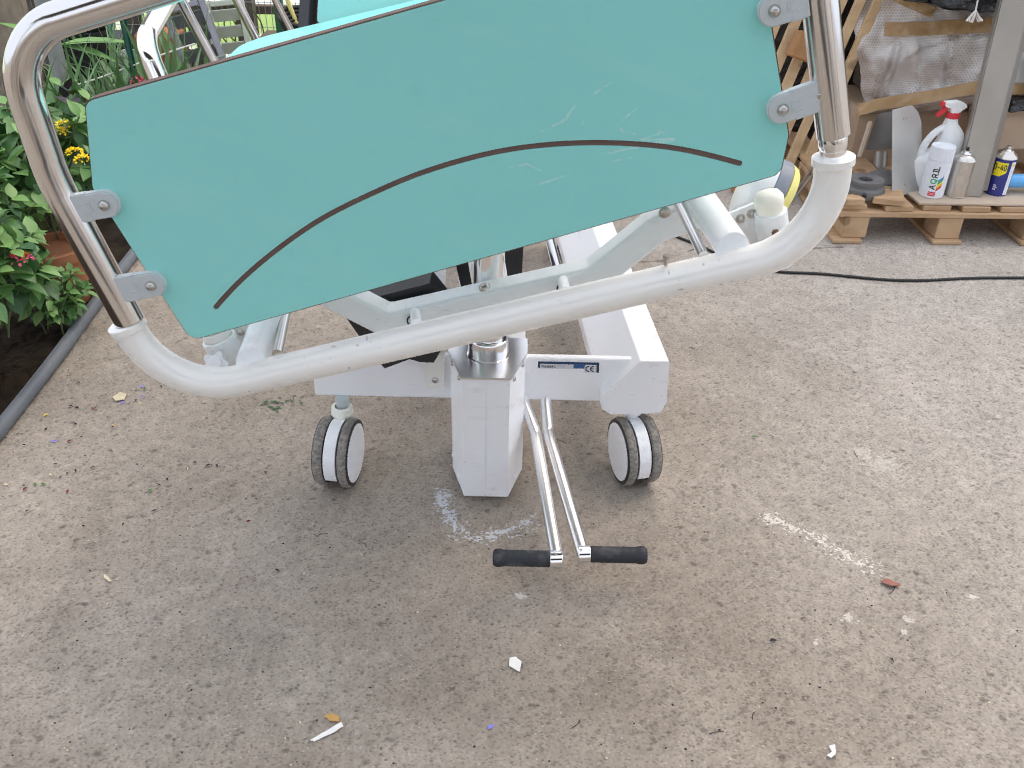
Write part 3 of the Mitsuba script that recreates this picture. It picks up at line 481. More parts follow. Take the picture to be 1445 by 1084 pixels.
def small_litter():
    # fallen petals and bits, scattered thinly near the planting bed
    out = {'m_petviolet': [], 'm_maroon': [], 'm_darkplum': [], 'm_petyellow': [], 'm_leaf': [], 'm_straw': []}
    px = [((172, 568), 'm_petviolet'), ((206, 562), 'm_petviolet'), ((197, 548), 'm_petviolet'), ((80, 625), 'm_petviolet'), ((205, 553), 'm_leaf'), ((190, 553), 'm_leaf'), ((58, 684), 'm_leaf'), ((50, 688), 'm_leaf'), ((70, 586), 'm_petyellow'), ((33, 694), 'm_maroon'), ((130, 580), 'm_maroon'), ((95, 626), 'm_maroon'), ((215, 696), 'm_leaf'), ((222, 722), 'm_darkplum'), ((688, 1031), 'm_petviolet'), ((290, 660), 'm_darkplum'), ((305, 657), 'm_darkplum'), ((237, 680), 'm_darkplum'), ((388, 805), 'm_darkplum'), ((103, 575), 'm_darkplum'), ((112, 578), 'm_darkplum'), ((1060, 618), 'm_leaf'), ((1255, 930), 'm_darkplum'), ((1085, 906), 'm_darkplum')]
    for _ in range(190):
        a = gr(rng.uniform(5, 420), rng.uniform(490, 760)); edge = math.exp(-abs(a[0] + 1.0) * 3.2)
        if rng.random() < edge: px.append((None, rng.choice(['m_darkplum', 'm_darkplum', 'm_darkplum', 'm_maroon', 'm_straw', 'm_dryleaf' if False else 'm_darkplum', 'm_petyellow' if rng.random() < .3 else 'm_maroon']), a))
    for it in px:
        c = gr(*it[0]) if it[0] else it[2]; s = rng.uniform(.004, .011) if it[0] is None else rng.uniform(.009, .014)
        m = leaf_mesh(1, .45, 3, .5, .2); m.apply_transform(leafM(V(c[0], c[1], .003), V(math.cos(t := rng.uniform(0, 6.28)), math.sin(t), .15), s, rng.uniform(-.3, .3))); out[it[1]].append(m)
    for _ in range(160):
        c = gr(rng.uniform(0, 1445), rng.uniform(480, 1080)); m = trimesh.creation.icosphere(0, 1); m.vertices *= V(rng.uniform(.001, .0022), rng.uniform(.001, .002), .0008); m.apply_translation(V(c[0], c[1], .0006)); out['m_straw' if rng.random() < .35 else 'm_darkplum'].append(m)
    names = {'m_petviolet': ('violet_petals', 'scattered violet petals on the concrete'), 'm_maroon': ('pink_petals', 'scattered pink petals near the pipe'), 'm_darkplum': ('dark_crumbs', 'dark crumbs and dried bits strewn on the concrete'), 'm_petyellow': ('yellow_petals', 'scattered yellow petals near the pipe'), 'm_leaf': ('green_bits', 'small green leaf bits on the concrete'), 'm_straw': ('pale_grit', 'pale grit strewn on the concrete')}
    for m, (nm, lb) in names.items():
        if out[m]: add(nm, out[m], m, False); tag(nm, lb, 'litter', kind='stuff')
small_litter()
def sprig(nm, px, lab, n=14, s=.016):
    c0 = gr(*px); ms = []
    for i in range(n): m = leaf_mesh(1, .28, 3, .3, .4); m.apply_transform(leafM(V(c0[0] + rng.normal(0, .012), c0[1] + rng.normal(0, .008), .002), V(math.cos(t := rng.uniform(0, 6.28)), math.sin(t), .25), s * rng.uniform(.5, 1.2))); ms.append(m)
    add(nm, ms, 'm_leaf_dark', False); tag(nm, lab, 'weed')
sprig('weed_sprig', (384, 572), 'small green weed sprig lying left of the left castor'); sprig('weed_sprig_001', (416, 566), 'thin dry weed sprig just behind the left castor stem', 9, .012)
tw = []
for _ in range(12):
    c = gr(rng.uniform(200, 1300), rng.uniform(600, 1070)); t = rng.uniform(0, 3.14); L = rng.uniform(.005, .012); tw.append(sweep(smoothline([c + V(-L * math.cos(t), -L * math.sin(t), .001), c + V(rng.normal(0, .002), rng.normal(0, .002), .0015), c + V(L * math.cos(t), L * math.sin(t), .001)], 5), .0005, 4))
add('dry_twigs', tw, 'm_darkplum', False); tag('dry_twigs', 'thin dry stalks strewn over the concrete', 'litter', kind='stuff')

# ------------------------------------------------------------------ right: pallet and what stands on it
PT = .11; pyaw = math.radians(1.2); PX = V(math.cos(pyaw), math.sin(pyaw), 0); PY = V(-math.sin(pyaw), math.cos(pyaw), 0); PO = gr(1190, 291, PT); PO[2] = 0
def pw(u, v, z): return PO + PX * u + PY * v + V(0, 0, z)
def pbox(u0, u1, v0, v1, z0, z1, c=.002): return rbox(u1 - u0, v1 - v0, z1 - z0, c, M=mat4(pw((u0 + u1) / 2, (v0 + v1) / 2, (z0 + z1) / 2), PX, PY, V(0, 0, 1)))
tag('wooden_pallet', 'rough wooden pallet lying on the concrete under the bottle and cans', 'pallet')
for v0, v1 in ((0, .095), (.33, .42), (.68, .78)): add('wooden_pallet__stringer_board', pbox(-.005, .80, v0, v1, PT - .033, PT - .018), 'm_pallet', 20)
for u0, u1 in ((0.0, .075), (.125, .205), (.235, .315), (.345, .425), (.455, .535), (.565, .645), (.69, .79)): add('wooden_pallet__deck_board', pbox(u0, u1, .012 + rng.uniform(-.006, .006), .79, PT - .0178, PT - .002), 'm_pallet', 20)
for u in (.016, .285, .540, .715):
    for v in (.005, .335, .685): add('wooden_pallet__block', pbox(u, u + .070, v, v + .085, .013, PT - .0335), 'm_pallet', 20)
for u in (-.012, .275, .53, .71): add('wooden_pallet__bottom_board', pbox(u, u + .085, -.012, .79, .001, .0125), 'm_pallet', 20)
cs = Polygon([(q[0], q[1]) for q in (gr(1297, 289, PT), gr(1270, 266, PT), gr(1470, 260, PT), gr(1475, 292, PT))]); m = prism(cs, .005, trimesh.transformations.translation_matrix([0, 0, PT])).subdivide().subdivide()
add('cardboard_sheet', m, 'm_cardpale', False); tag('cardboard_sheet', 'flat brown cardboard sheet on the pallet under the cans', 'cardboard sheet')
p = gr(1205, 286, PT + .01); add('wood_offcut', [rbox(.055, .05, .020, .003, M=frame(p + V(0, .02, 0), V(0, .1, 1), V(1, .2, 0)))], 'm_pallet', 20); tag('wood_offcut', 'short wood offcut on the left front edge of the pallet', 'wood offcut')
p = gr(1262, 287, PT + .01); add('short_plank', rbox(.085, .11, .018, .002, M=frame(p + V(0, .06, 0), V(0, 0, 1), V(1, -.25, 0))), 'm_pallet', 20); tag('short_plank', 'short plank on the pallet in front of the grey metal sheet', 'plank')
ZC = PT + .0055
def stand(px, dz=.0): p = gr(*px, ZC); p[2] = ZC + dz; return p
def toward(p): return unit(V(-p[0], -p[1], 0))
def wrap_text(txt, h, c, r, phi, z0, rot=True, lift=.0006, bold=True, sx=1.0):
    """lettering bent round an upright can; rot: reads upwards"""
    t = meshkit.text_mesh(txt, h, .0004, bold=bold); t = t.subdivide().subdivide() if False else t; v = t.vertices.copy(); v[:, 0] *= sx
    s, z = (-(v[:, 1] - h / 2), v[:, 0]) if rot else (v[:, 0], v[:, 1]); ang = phi + s / r; rr = r + lift + v[:, 2]
    t.vertices = np.c_[c[0] + rr * np.cos(ang), c[1] + rr * np.sin(ang), c[2] + z0 + z]; return t
def patch(c, r, a0, a1, z0, z1, lift=.0003, n=10):
    a = np.linspace(a0, a1, n); V_ = np.vstack([np.c_[c[0] + (r + lift) * np.cos(a), c[1] + (r + lift) * np.sin(a), np.full(n, c[2] + z)] for z in (z0, z1)]); F = [f for i in range(n - 1) for f in ((i, i + 1, n + i + 1), (i, n + i + 1, n + i))]; return trimesh.Trimesh(V_, F, process=False)
# paint can
c = stand((1313, 275)); r = .0335; phi = math.atan2(-c[1], -c[0])
K = add('paint_spray_can', lathe([(0, 0), (r - .002, 0), (r, .002), (r, .105), (r - .0005, .1065)], 40, frame(c, V(0, 0, 1))), 'm_canwhite', 35); tag(K, 'white spray paint can with rainbow lettering, standing before the spray bottle', 'spray can')
add(K + '__cap', lathe([(r - .0008, .107), (r - .0008, .143), (r - .002, .1455), (r - .005, .145), (r - .0065, .142), (0, .142)], 40, frame(c, V(0, 0, 1))), 'm_canwhite', 35)
zz = .026
for ch, mname, w in (('A', 'm_ink', .0165), ('Q', 'm_green_ink', .0175), ('R', 'm_ink', .0152), ('I', 'm_ink', .0068), ('L', 'm_ink', .0125)):
    add(K + '__lettering', wrap_text(ch, .0155, c, r, phi - .05, zz), mname, False); zz += w
for i, mname in enumerate(('m_red', 'm_orange_ink', 'm_canyellow', 'm_green_ink', 'm_blue_ink')):
    a = patch(c, r, 0, 1, 0, 1); n = 10; s = np.linspace(0, 1, n); ang = phi + .28 + s * .42; z0 = .022 + i * .0066 + s * .013; R2 = r + .0003
    a.vertices = np.vstack([np.c_[c[0] + R2 * np.cos(ang), c[1] + R2 * np.sin(ang), c[2] + z0], np.c_[c[0] + R2 * np.cos(ang), c[1] + R2 * np.sin(ang), c[2] + z0 + .0062]]); add(K + '__rainbow_stripe', a, mname, False)
add(K + '__red_print', [patch(c, r, phi - .28, phi + .35, z, z + .0035) for z in (.008, .0125, .017)], 'm_red', False)
# silver can
c = stand((1347, 275)); r = .0295
K = add('silver_spray_can', lathe([(0, 0), (r - .001, 0), (r + .001, .002), (r, .004), (r, .104), (r + .001, .106), (r - .001, .109), (r * .85, .115), (r * .6, .119), (r * .52, .121)], 40, frame(c, V(0, 0, 1))), 'm_cansilver', 35); tag(K, 'bare silver spray can without its cap, right of the white paint can', 'spray can')
add(K + '__valve_cup', lathe([(r * .52, .120), (r * .55, .124), (r * .42, .127), (.006, .125), (.006, .131), (0, .132)], 28, frame(c, V(0, 0, 1))), 'm_chrome', 35); add(K + '__nozzle', lathe([(0, .131), (.0045, .131), (.0045, .138), (.003, .140), (0, .140)], 16, frame(c, V(0, 0, 1))), 'm_black', 35)
# blue can
c = stand((1404, 272)); r = .0300; phi = math.atan2(-c[1], -c[0])
K = add('lubricant_can', lathe([(0, 0), (r - .001, 0), (r, .002), (r, .106)], 40, frame(c, V(0, 0, 1))), 'm_canblue', 35); tag(K, 'blue and yellow lubricant spray can right of the leaning metal post', 'spray can')
add(K + '__dome', lathe([(r, .106), (r + .001, .108), (r - .001, .111), (r * .82, .118), (r * .55, .124), (r * .50, .128), (.008, .131), (.007, .139), (0, .140)], 36, frame(c, V(0, 0, 1))), 'm_cansilver', 35)
sh = [(-.62, .142), (.42, .142), (.42, .108), (.05, .092), (-.62, .092)]
n = 14; a = np.linspace(-.75, .42, n); zl = np.interp(a, [-.75, -.1, .42], [.058, .058, .070]); m = patch(c, r, 0, 1, 0, 1, n=n); R2 = r + .0004
m.vertices = np.vstack([np.c_[c[0] + R2 * np.cos(phi + a), c[1] + R2 * np.sin(phi + a), c[2] + zl], np.c_[c[0] + R2 * np.cos(phi + a), c[1] + R2 * np.sin(phi + a), c[2] + np.full(n, .098)]]); add(K + '__shield', m, 'm_canyellow', False)
add(K + '__brand_lettering', wrap_text('WD-40', .016, c, r, phi - 1.30, .076, rot=False, lift=.0009, sx=.62), 'm_ink', False)
add(K + '__white_stripe', patch(c, r, phi + .72, phi + 1.25, .004, .101), 'm_canwhite', False); add(K + '__yellow_print', patch(c, r, phi + .78, phi + 1.1, .088, .095, .0006), 'm_canyellow', False)
add(K + '__white_print', [patch(c, r, phi - .35, phi - .1 + .08 * (i % 2), z, z + .003) for i, z in enumerate((.018, .024, .030))], 'm_canwhite', False)
# spray bottle: rounded body, shoulder, loop handle, trigger head
c = stand((1313, 262)); bx = unit(V(1, .05, 0)); by = unit(V(-.05, 1, 0)); Mb = mat4(c, bx, by, V(0, 0, 1)) @ np.diag([1.12, 1.0, .86, 1])
def loft(secs, n=28):
    V_ = []
    for z, cx_, rx, ry in secs: a = np.arange(n) * 2 * np.pi / n; k = .75; V_.append(np.c_[cx_ + rx * np.sign(np.cos(a)) * abs(np.cos(a)) ** k, ry * np.sign(np.sin(a)) * abs(np.sin(a)) ** k, np.full(n, z)])
    V_ = np.vstack(V_); m_ = len(secs); i, j = np.meshgrid(np.arange(m_ - 1), np.arange(n), indexing='ij'); a, b, c2, d = i * n + j, i * n + (j + 1) % n, (i + 1) * n + (j + 1) % n, (i + 1) * n + j
    F = np.vstack([np.stack([a, b, c2], -1).reshape(-1, 3), np.stack([a, c2, d], -1).reshape(-1, 3)]); k = len(V_); V_ = np.vstack([V_, [secs[0][1], 0, secs[0][0]], [secs[-1][1], 0, secs[-1][0]]]); q = np.arange(n)
    F = np.vstack([F, np.stack([q * 0 + k, (q + 1) % n, q], 1), np.stack([q * 0 + k + 1, (m_ - 1) * n + q, (m_ - 1) * n + (q + 1) % n], 1)]); m = trimesh.Trimesh(V_, F, process=False); m.fix_normals(); return m
body = loft([(0, -.012, .054, .034), (.004, -.012, .058, .038), (.05, -.012, .058, .038), (.092, -.012, .057, .037), (.104, -.006, .050, .036), (.125, .012, .036, .033), (.16, .018, .031, .031), (.185, .017, .028, .029), (.203, .012, .022, .024), (.215, .008, .017, .018), (.228, .007, .0145, .0145), (.236, .007, .0145, .0145)])
K = add('spray_bottle', mv(body, Mb), 'm_bottle', 45); tag(K, 'white plastic spray bottle with a looped handle and red trigger', 'spray bottle')
hd = smoothline([V(-.050, 0, .092), V(-.047, 0, .130), V(-.037, 0, .165), V(-.020, 0, .192), V(.000, 0, .206)], 24); add(K + '__handle', mv(sweep(hd, .0095, 16), Mb), 'm_bottle', 50)
add(K + '__collar', lathe([(0, .234), (.0165, .234), (.0172, .236), (.0172, .250), (.0160, .252), (0, .252)], 28, Mb @ trimesh.transformations.translation_matrix([.007, 0, 0])), 'm_red', 35)
hp = Polygon([(-.024, .279), (-.020, .286), (.012, .289), (.030, .281), (.033, .272), (.024, .262), (.016, .2525), (-.004, .2525), (-.006, .268), (-.020, .272)]).buffer(-.002).buffer(.004).buffer(-.002)
add(K + '__trigger_head', prism(hp, .024, Mb @ mat4(V(0, .012, 0), V(1, 0, 0), V(0, 0, 1), V(0, -1, 0))), 'm_bottle', 35)
tp_ = Polygon([(-.012, .271), (-.020, .270), (-.023, .258), (-.031, .247), (-.034, .240), (-.029, .240), (-.021, .250), (-.013, .262)]).buffer(.0015)
add(K + '__trigger', prism(tp_, .012, Mb @ mat4(V(0, .006, 0), V(1, 0, 0), V(0, 0, 1), V(0, -1, 0))), 'm_red', 30); add(K + '__nozzle', rbox(.009, .016, .015, .002, M=Mb @ trimesh.transformations.translation_matrix([-.027, 0, .279])), 'm_red', 20)
# leaning metal post
q0 = stand((1366, 277), .0); q0 = q0 + V(0, .0, 0); q1 = at(1449, -60, q0[1] + .05); d = unit(q1 - q0); xx = unit(V(1, -.55, 0) - d * (V(1, -.55, 0) @ d)); yy = np.cross(d, xx)
L = .95; pst = Polygon([(-.040, -.04), (.040, -.04), (.040, .04), (-.040, .04)]).difference(Polygon([(-.037, -.037), (.037, -.037), (.037, .037), (-.037, .037)]))
def ori(o, x, y, z): return mat4(o, x, y, z)
cyaw = unit(V(.97, -.24, 0)); xx = unit(cyaw - d * (cyaw @ d)); yy = np.cross(d, xx)
add('metal_post', [mv(rbox(.068, .003, L, .0012), ori(q0 + d * L / 2, xx, yy, d)), mv(rbox(.003, .060, L, .0012), ori(q0 + d * L / 2 + xx * .0355 + yy * .0315, xx, yy, d)), mv(rbox(.003, .040, L, .0012), ori(q0 + d * L / 2 - xx * .0355 + yy * .0215, xx, yy, d))], 'm_post', 20)
tag('metal_post', 'brushed grey steel channel post leaning on the wrapped box', 'metal post')
add('metal_post__dark_web', mv(rbox(.014, .003, L * .97, .001), ori(q0 + d * L / 2 + xx * .0445 + yy * .020, xx, yy, d)), 'm_darksheet', 20)
# metal sheets and scrap beside the bottle
s0, s1 = gr(1257, 281, PT), gr(1303, 268, PT); s0[2] = s1[2] = PT + .001; bp = (s0 + s1) / 2
ux = unit(s1 - s0 + V(0.02, 0.0, 0)); top_c = at(1292, 150, bp[1] + .10); uz = unit(top_c - bp - ux * ((top_c - bp) @ ux)); H_ = np.linalg.norm(top_c - bp) * 1.0; W_ = .128
sp = Polygon([(-W_ / 2, 0), (W_ / 2, 0), (W_ / 2 + .004, H_ * .80), (W_ / 2 - .008, H_ * .92), (W_ / 2 - .032, H_), (-W_ / 2 + .02, H_ * .985)]).difference(Point(-.002, H_ * .86).buffer(.0022)).difference(Point(.010, H_ * .865).buffer(.0022)).difference(Point(-.012, H_ * .12).buffer(.002))
add('metal_sheet', prism(sp, .0018, mat4(bp, ux, uz, np.cross(ux, uz))), 'm_sheet', False); tag('metal_sheet', 'pale galvanised metal sheet with clipped corner and small holes, leaning left of the bottle', 'metal sheet')
a0 = at(1262, 243, 2.74); add('dark_metal_plate', prism(Polygon([(0, 0), (.115, 0), (.125, .12), (.014, .105)]), .0018, mat4(at(1221, 212, 2.74), unit(V(1, .1, .04)), unit(V(.05, .2, 1)), V(0, -1, 0.1))), 'm_darksheet', False); tag('dark_metal_plate', 'dark brushed metal plate behind the pale metal sheet', 'metal plate')
add('angle_strip', sweep([at(1212, 222, 2.70), at(1228, 172, 2.76)], 1.0, section=[(-.004, -.006), (.004, -.006), (.004, .006), (-.004, .006)], up=V(0, 1, 0)), 'm_cardpale', 20); tag('angle_strip', 'thin pale wooden strip leaning left of the dark metal plate', 'strip')
add('metal_tube', cyl(at(1238, 268, 2.78), at(1243, 214, 2.82), .020, 24), 'm_post', 50); tag('metal_tube', 'short upright brownish metal tube behind the cast ring', 'metal tube')
c = gr(1222, 282, PT); c[2] = PT
add('cast_ring', lathe([(.020, .048), (.020, .010), (.050, .0), (.056, .003), (.060, .016), (.057, .028), (.046, .034), (.045, .039), (.050, .041), (.0505, .050), (.046, .052), (.028, .050), (.020, .048)], 44, frame(c + V(0, .035, 0), V(0, .03, 1))), 'm_cast', 35); tag('cast_ring', 'grey cast metal burner ring at the left end of the pallet', 'metal ring')
add('cast_ring__slot', rbox(.010, .008, .012, .002, M=frame(c + V(-.016, -.0235, .020), V(0, 0, 1))), 'm_black', 20)
c2 = at(1247, 258, 2.62); add('cast_cover', lathe([(0, .036), (.022, .034), (.048, .020), (.056, .004), (.056, -.012), (0, -.012)], 36, frame(c2, V(-.1, -.1, 1))), 'm_cast', 35); tag('cast_cover', 'domed grey metal cover behind the burner ring', 'metal cover')
add('blue_tube', cyl(gr(1415, 262, .15) + V(0, .04, 0), gr(1560, 262, .15) + V(0, .03, 0), .0195, 24), 'm_lightblue', 50); tag('blue_tube', 'light blue plastic tube lying behind the blue can', 'plastic tube')
# leaning slatted pallet
LY = 2.95; tag('leaning_pallet', 'pale slatted wooden pallet leaning to the right between bed and wrapped box', 'pallet')
sa, sb = at(1110, 219, LY), at(1142, 157, LY); sd = unit(sb - sa + V(0, .03, 0)); sx_ = unit(np.cross(V(0, 1, 0), sd)); sn = np.cross(sd, sx_)
def slat(px, w, up, dn, off=0.0, m='m_slat'): p = at(*px, LY) + sn * off; q = p + sd * (up - dn) / 2; return add('leaning_pallet__slat', rbox(w, .016, up + dn, .002, M=mat4(q, sx_, sn, sd)), m, 20)
fl = lambda p: (p[2] - .004) / sd[2]
for x0 in (1093, 1119, 1145, 1171, 1197, 1222, 1247): p = at(x0 - 51.5, 100, LY); slat((x0 - 51.5, 100), .031 + rng.uniform(-.002, .002), .75, fl(p) - .03, rng.uniform(-.002, .002))
p = at(1133, 64, LY - .02); add('leaning_pallet__block', rbox(.075, .06, .075, .002, M=mat4(p + V(0, -.02, 0), sx_, sn, sd)), 'm_orangewood', 20)
for t in (-.36, .62): p = sa + sd * t + sn * .024; add('leaning_pallet__cross_board', rbox(.34, .018, .07, .002, M=mat4(p - sx_ * .02, sx_, sn, sd)), 'm_orangewood' if t < 0 else 'm_slat', 20)
p = gr(1074, 270, .02); add('timber_piece', rbox(.16, .07, .04, .003, M=frame(p + V(0.0, .05, 0), V(0, 0, 1), V(1, .5, 0))), 'm_orangewood', 20); tag('timber_piece', 'reddish timber piece on the floor at the foot of the leaning pallet', 'timber')
for i, (a, b) in enumerate((((1128, 262), (1150, 231)), ((1128, 268), (1152, 243)))): add('thin_rod', cyl(gr(a[0] - 12, a[1] + 18, .004), at(b[0] + 14, b[1] - 20, 2.75), .003, 10), 'm_galv', 50)
tag('thin_rod', 'upper one of two thin metal rods beside the white corner tube', 'rod'); tag('thin_rod_001', 'lower one of two thin metal rods beside the white corner tube', 'rod')
# crumpled things behind
def crumple(sx, sy, sz, n, amp, f, seed=0):
    m = trimesh.creation.box((sx, sy, sz)); 
    for _ in range(n): m = m.subdivide()
    m.merge_vertices(); v = m.vertices; nn = m.vertex_normals; m.vertices = v + nn * (amp * (meshkit.fbm(v * f, 4, seed) - .5) * 2)[:, None]; return m
add('black_tarpaulin', mv(crumple(.62, .18, .95, 5, .05, 6, 3), mat4(V(1.12, 3.22, .47), V(1, 0, 0), V(0, 1, 0), V(0, 0, 1))), 'm_tarp', 60); tag('black_tarpaulin', 'black plastic sheeting bundled behind the leaning pallet', 'tarpaulin')
# bubble wrapped box
o = at(1217, 165, 2.86); e = at(1402, 128, 2.70); xb = unit(e - o); zb = unit(V(.06, .40, .92) - xb * (V(.06, .40, .92) @ xb)); yb = np.cross(zb, xb); WB = np.linalg.norm(e - o) + .05; HB, DB = .50, .22
Mx = mat4(o + xb * WB / 2 + zb * HB / 2 + yb * DB / 2, xb, yb, zb); m = crumple(WB, DB, HB, 7, .016, 9, 5)
v = m.vertices; front = (v[:, 1] < -DB * .3); m.vertices[:, 1] += np.where(front, -.012 * np.abs(np.sin(v[:, 0] * 23 + v[:, 2] * 9)) ** 6 + .010 * (meshkit.noise(np.c_[v[:, 0] * 14 + v[:, 2] * 10, v[:, 2] * 3, v[:, 0] * 0]) - .5), 0)
for x0, z0, x1, z1, h_, w_ in ((-.105, -.06, -.175, -.225, .016, .007), (-.085, -.06, -.140, -.215, .012, .005), (-.03, -.08, -.045, -.22, .010, .005), (-.07, -.10, .07, -.085, .010, .006), (.02, -.11, .12, -.20, .007, .010), (-.02, .02, .05, .12, .012, .008), (.05, -.10, .03, -.21, -.012, .008)):
    dx, dz = x1 - x0, z1 - z0; v = m.vertices; t = np.clip(((v[:, 0] - x0) * dx + (v[:, 2] - z0) * dz) / (dx * dx + dz * dz), 0, 1); dd_ = np.hypot(v[:, 0] - x0 - t * dx + .006 * (meshkit.noise(v * 60) - .5), v[:, 2] - z0 - t * dz); m.vertices[:, 1] -= np.where(front, h_ * np.exp(-(dd_ / w_) ** 2), 0)
add('wrapped_box', mv(m, Mx), 'm_wrap', 60); tag('wrapped_box', 'cardboard box in bubble wrap bound with brown tape, behind the bottle', 'box')
def band(x0, z0, x1, z1, w, lift=.030, m='m_tape', nm='tape'):
    a, b = V(x0, 0, z0), V(x1, 0, z1); t = unit(b - a); n_ = V(-t[2], 0, t[0]) * w / 2
    g = grid(a - n_, b - n_, a + n_, b + n_, 40, 6, lambda u, vv, P: np.stack([0 * u, -DB / 2 - lift + .007 * meshkit.noise(np.stack([P[..., 0] * 40, P[..., 2] * 60, u * 0], -1)) - P[..., 1], .006 * (meshkit.noise(np.stack([P[..., 0] * 20, vv * 0, u * 0], -1)) - .5)], -1))
    add(f'wrapped_box__{nm}', mv(g, Mx), m, 60)
band(-.5 * WB + .085, -.012, .5 * WB, -.078, .040); band(-.5 * WB - .005, -HB / 2 + .022, .5 * WB, -HB / 2 + .016, .036, .024); band(-.5 * WB + .12, .08, .5 * WB - .19, .005, .03, .028)
add('black_wrap', mv(crumple(.36, .22, .13, 5, .035, 9, 8), mat4(at(1352, -32, 2.80), unit(V(1, 0, -.08)), V(0, 1, 0), V(.08, 0, 1))), 'm_tarp', 60); tag('black_wrap', 'black plastic wrapped bundle lying on top of the wrapped box', 'bundle')
rp0 = at(1386, -30, 2.58); rp1 = at(1377, 14, 2.58); ms = [cyl(rp0, rp1, .0022, 8)]
for i in range(26): t = rng.normal(0, .011); ms.append(sweep(smoothline([rp1, rp1 + V(t * .6, rng.normal(0, .004), -.015), rp1 + V(t * 1.2, rng.normal(0, .006), -.032 + abs(t) * .3)], 5), .0013, 5))
add('frayed_rope', ms, 'm_rope', 40); tag('frayed_rope', 'white rope end hanging down with a frayed tip', 'rope')
# cardboard boxes at the right edge
o = at(1404, 212, 2.68); xb2 = unit(V(1, .12, .0)); zb2 = unit(V(.16, .12, .95)); yb2 = unit(np.cross(zb2, xb2)); zb2 = np.cross(xb2, yb2)
def cbox(nm, o, w, d, h, m, lab, c=.003): add(nm, rbox(w, d, h, c, M=mat4(o + xb2 * w / 2 + yb2 * d / 2 + zb2 * h / 2, xb2, yb2, zb2)), m, 20); tag(nm, lab, 'box')
cbox('cardboard_box', o, .10, .18, .115, 'm_card', 'small plain cardboard box right of the post, above the blue can'); cbox('cardboard_box_001', o + xb2 * .104, .25, .2, .105, 'm_card', 'cardboard box cut off by the right edge of the photo')
cbox('wrapped_carton', o + zb2 * .155 + xb2 * .01 + yb2 * .01, .34, .18, .17, 'm_card', 'taped carton with white film at the upper right edge')
def cband(z0, z1, m, nm): add('wrapped_carton__' + nm, mv(rbox(.342, .002, z1 - z0, .0005), mat4(o + zb2 * (.155 + (z0 + z1) / 2) + xb2 * .18 + yb2 * .0075, xb2, yb2, zb2)), m, 20)
cband(.002, .030, 'm_tape', 'tape'); cband(.125, .165, 'm_tape', 'tape'); cband(.036, .120, 'm_film', 'film')
add('black_film', mv(crumple(.34, .06, .035, 4, .016, 22, 11), mat4(o + zb2 * .133 + xb2 * .17, xb2, yb2, zb2)), 'm_tarp', 60); tag('black_film', 'crumpled black film squeezed between the cartons at the right edge', 'film')
add('black_film_001', mv(crumple(.16, .05, .16, 4, .03, 14, 12), mat4(o + zb2 * .23 + xb2 * .12 - yb2 * .02, unit(xb2 + zb2 * .6), yb2, unit(zb2 - xb2 * .6))), 'm_tarp', 60); tag('black_film_001', 'black film hanging over the upper taped carton', 'film')
add('black_bundle', mv(crumple(.40, .22, .22, 5, .05, 8, 15), mat4(o + zb2 * .45 + xb2 * .2 + yb2 * .12, xb2, yb2, zb2)), 'm_tarp', 60); tag('black_bundle', 'black plastic bundle at the top right corner', 'bundle')
add('brown_carton', rbox(1.0, .4, .26, .01, o=V(1.55, 3.06, .13)), 'm_card', 20); tag('brown_carton', 'brown carton in the shade under the wrapped box', 'carton')
add('storage_shelf', rbox(1.2, .35, .50, .01, o=V(1.72, 3.18, .512)), 'm_greywood', 20); tag('storage_shelf', 'dark timber shelf mostly hidden behind the wrapped box', 'shelf')
add('rendered_wall', rbox(3.6, .2, 2.4, .01, o=V(2.5, 3.65, 1.2)), 'm_wall', 20); tag('rendered_wall', 'dull brown rendered wall behind the stored boxes', 'wall')

# ------------------------------------------------------------------ left: planting bed
pp = smoothline([pa - pd * 1.2, pa - pd * .5, pa, (pa + pb_) / 2 + V(.003, 0, 0), pb_, pb_ + pd * .35, pb_ + pd * .9 + V(.02, 0, 0)], 60)
add('edging_pipe', sweep(pp, .0145, 18), 'm_pipe', 50); tag('edging_pipe', 'grey plastic pipe edging the soil of the planting bed', 'pipe')
def pot(nm, c, r, h, lab):
    K = add(nm, lathe([(0, 0), (r * .72, 0), (r * .76, .006), (r * .97, h * .80), (r * 1.0, h * .82), (r * 1.06, h * .83), (r * 1.07, h * .99), (r * 1.0, h), (r * .95, h * .99), (r * .92, h * .88), (0, h * .88)], 40, frame(c, V(0, 0, 1))), 'm_terracotta', 35); tag(K, lab, 'flower pot'); return K
pot('terracotta_pot', V(-1.10, 1.99, .004), .078, .15, 'terracotta pot half hidden by leaves beside the grey pipe'); pot('terracotta_pot_001', V(-1.16, 1.585, .004), .115, .20, 'terracotta pot cut off by the left edge of the photo')
def flower(key, p, m1, m2, r=.014):
    a, b = [], []
    for i in range(60):
        t, ph = math.acos(1 - rng.uniform(0, 1.0)), rng.uniform(0, 6.283); dirn = V(math.sin(t) * math.cos(ph), math.sin(t) * math.sin(ph), math.cos(t)); m = leaf_mesh(1, .8, 3, .1, .2); m.apply_transform(leafM(p + dirn * V(r, r, r * .55), unit(dirn + V(0, 0, .1) + rng.normal(0, .5, 3)), r * .5)); (a if t > .75 else b).append(m)
    k = add(key + '__flower', a, m1, False)
    if b: add(k + '__flower_centre', b, m2, False)
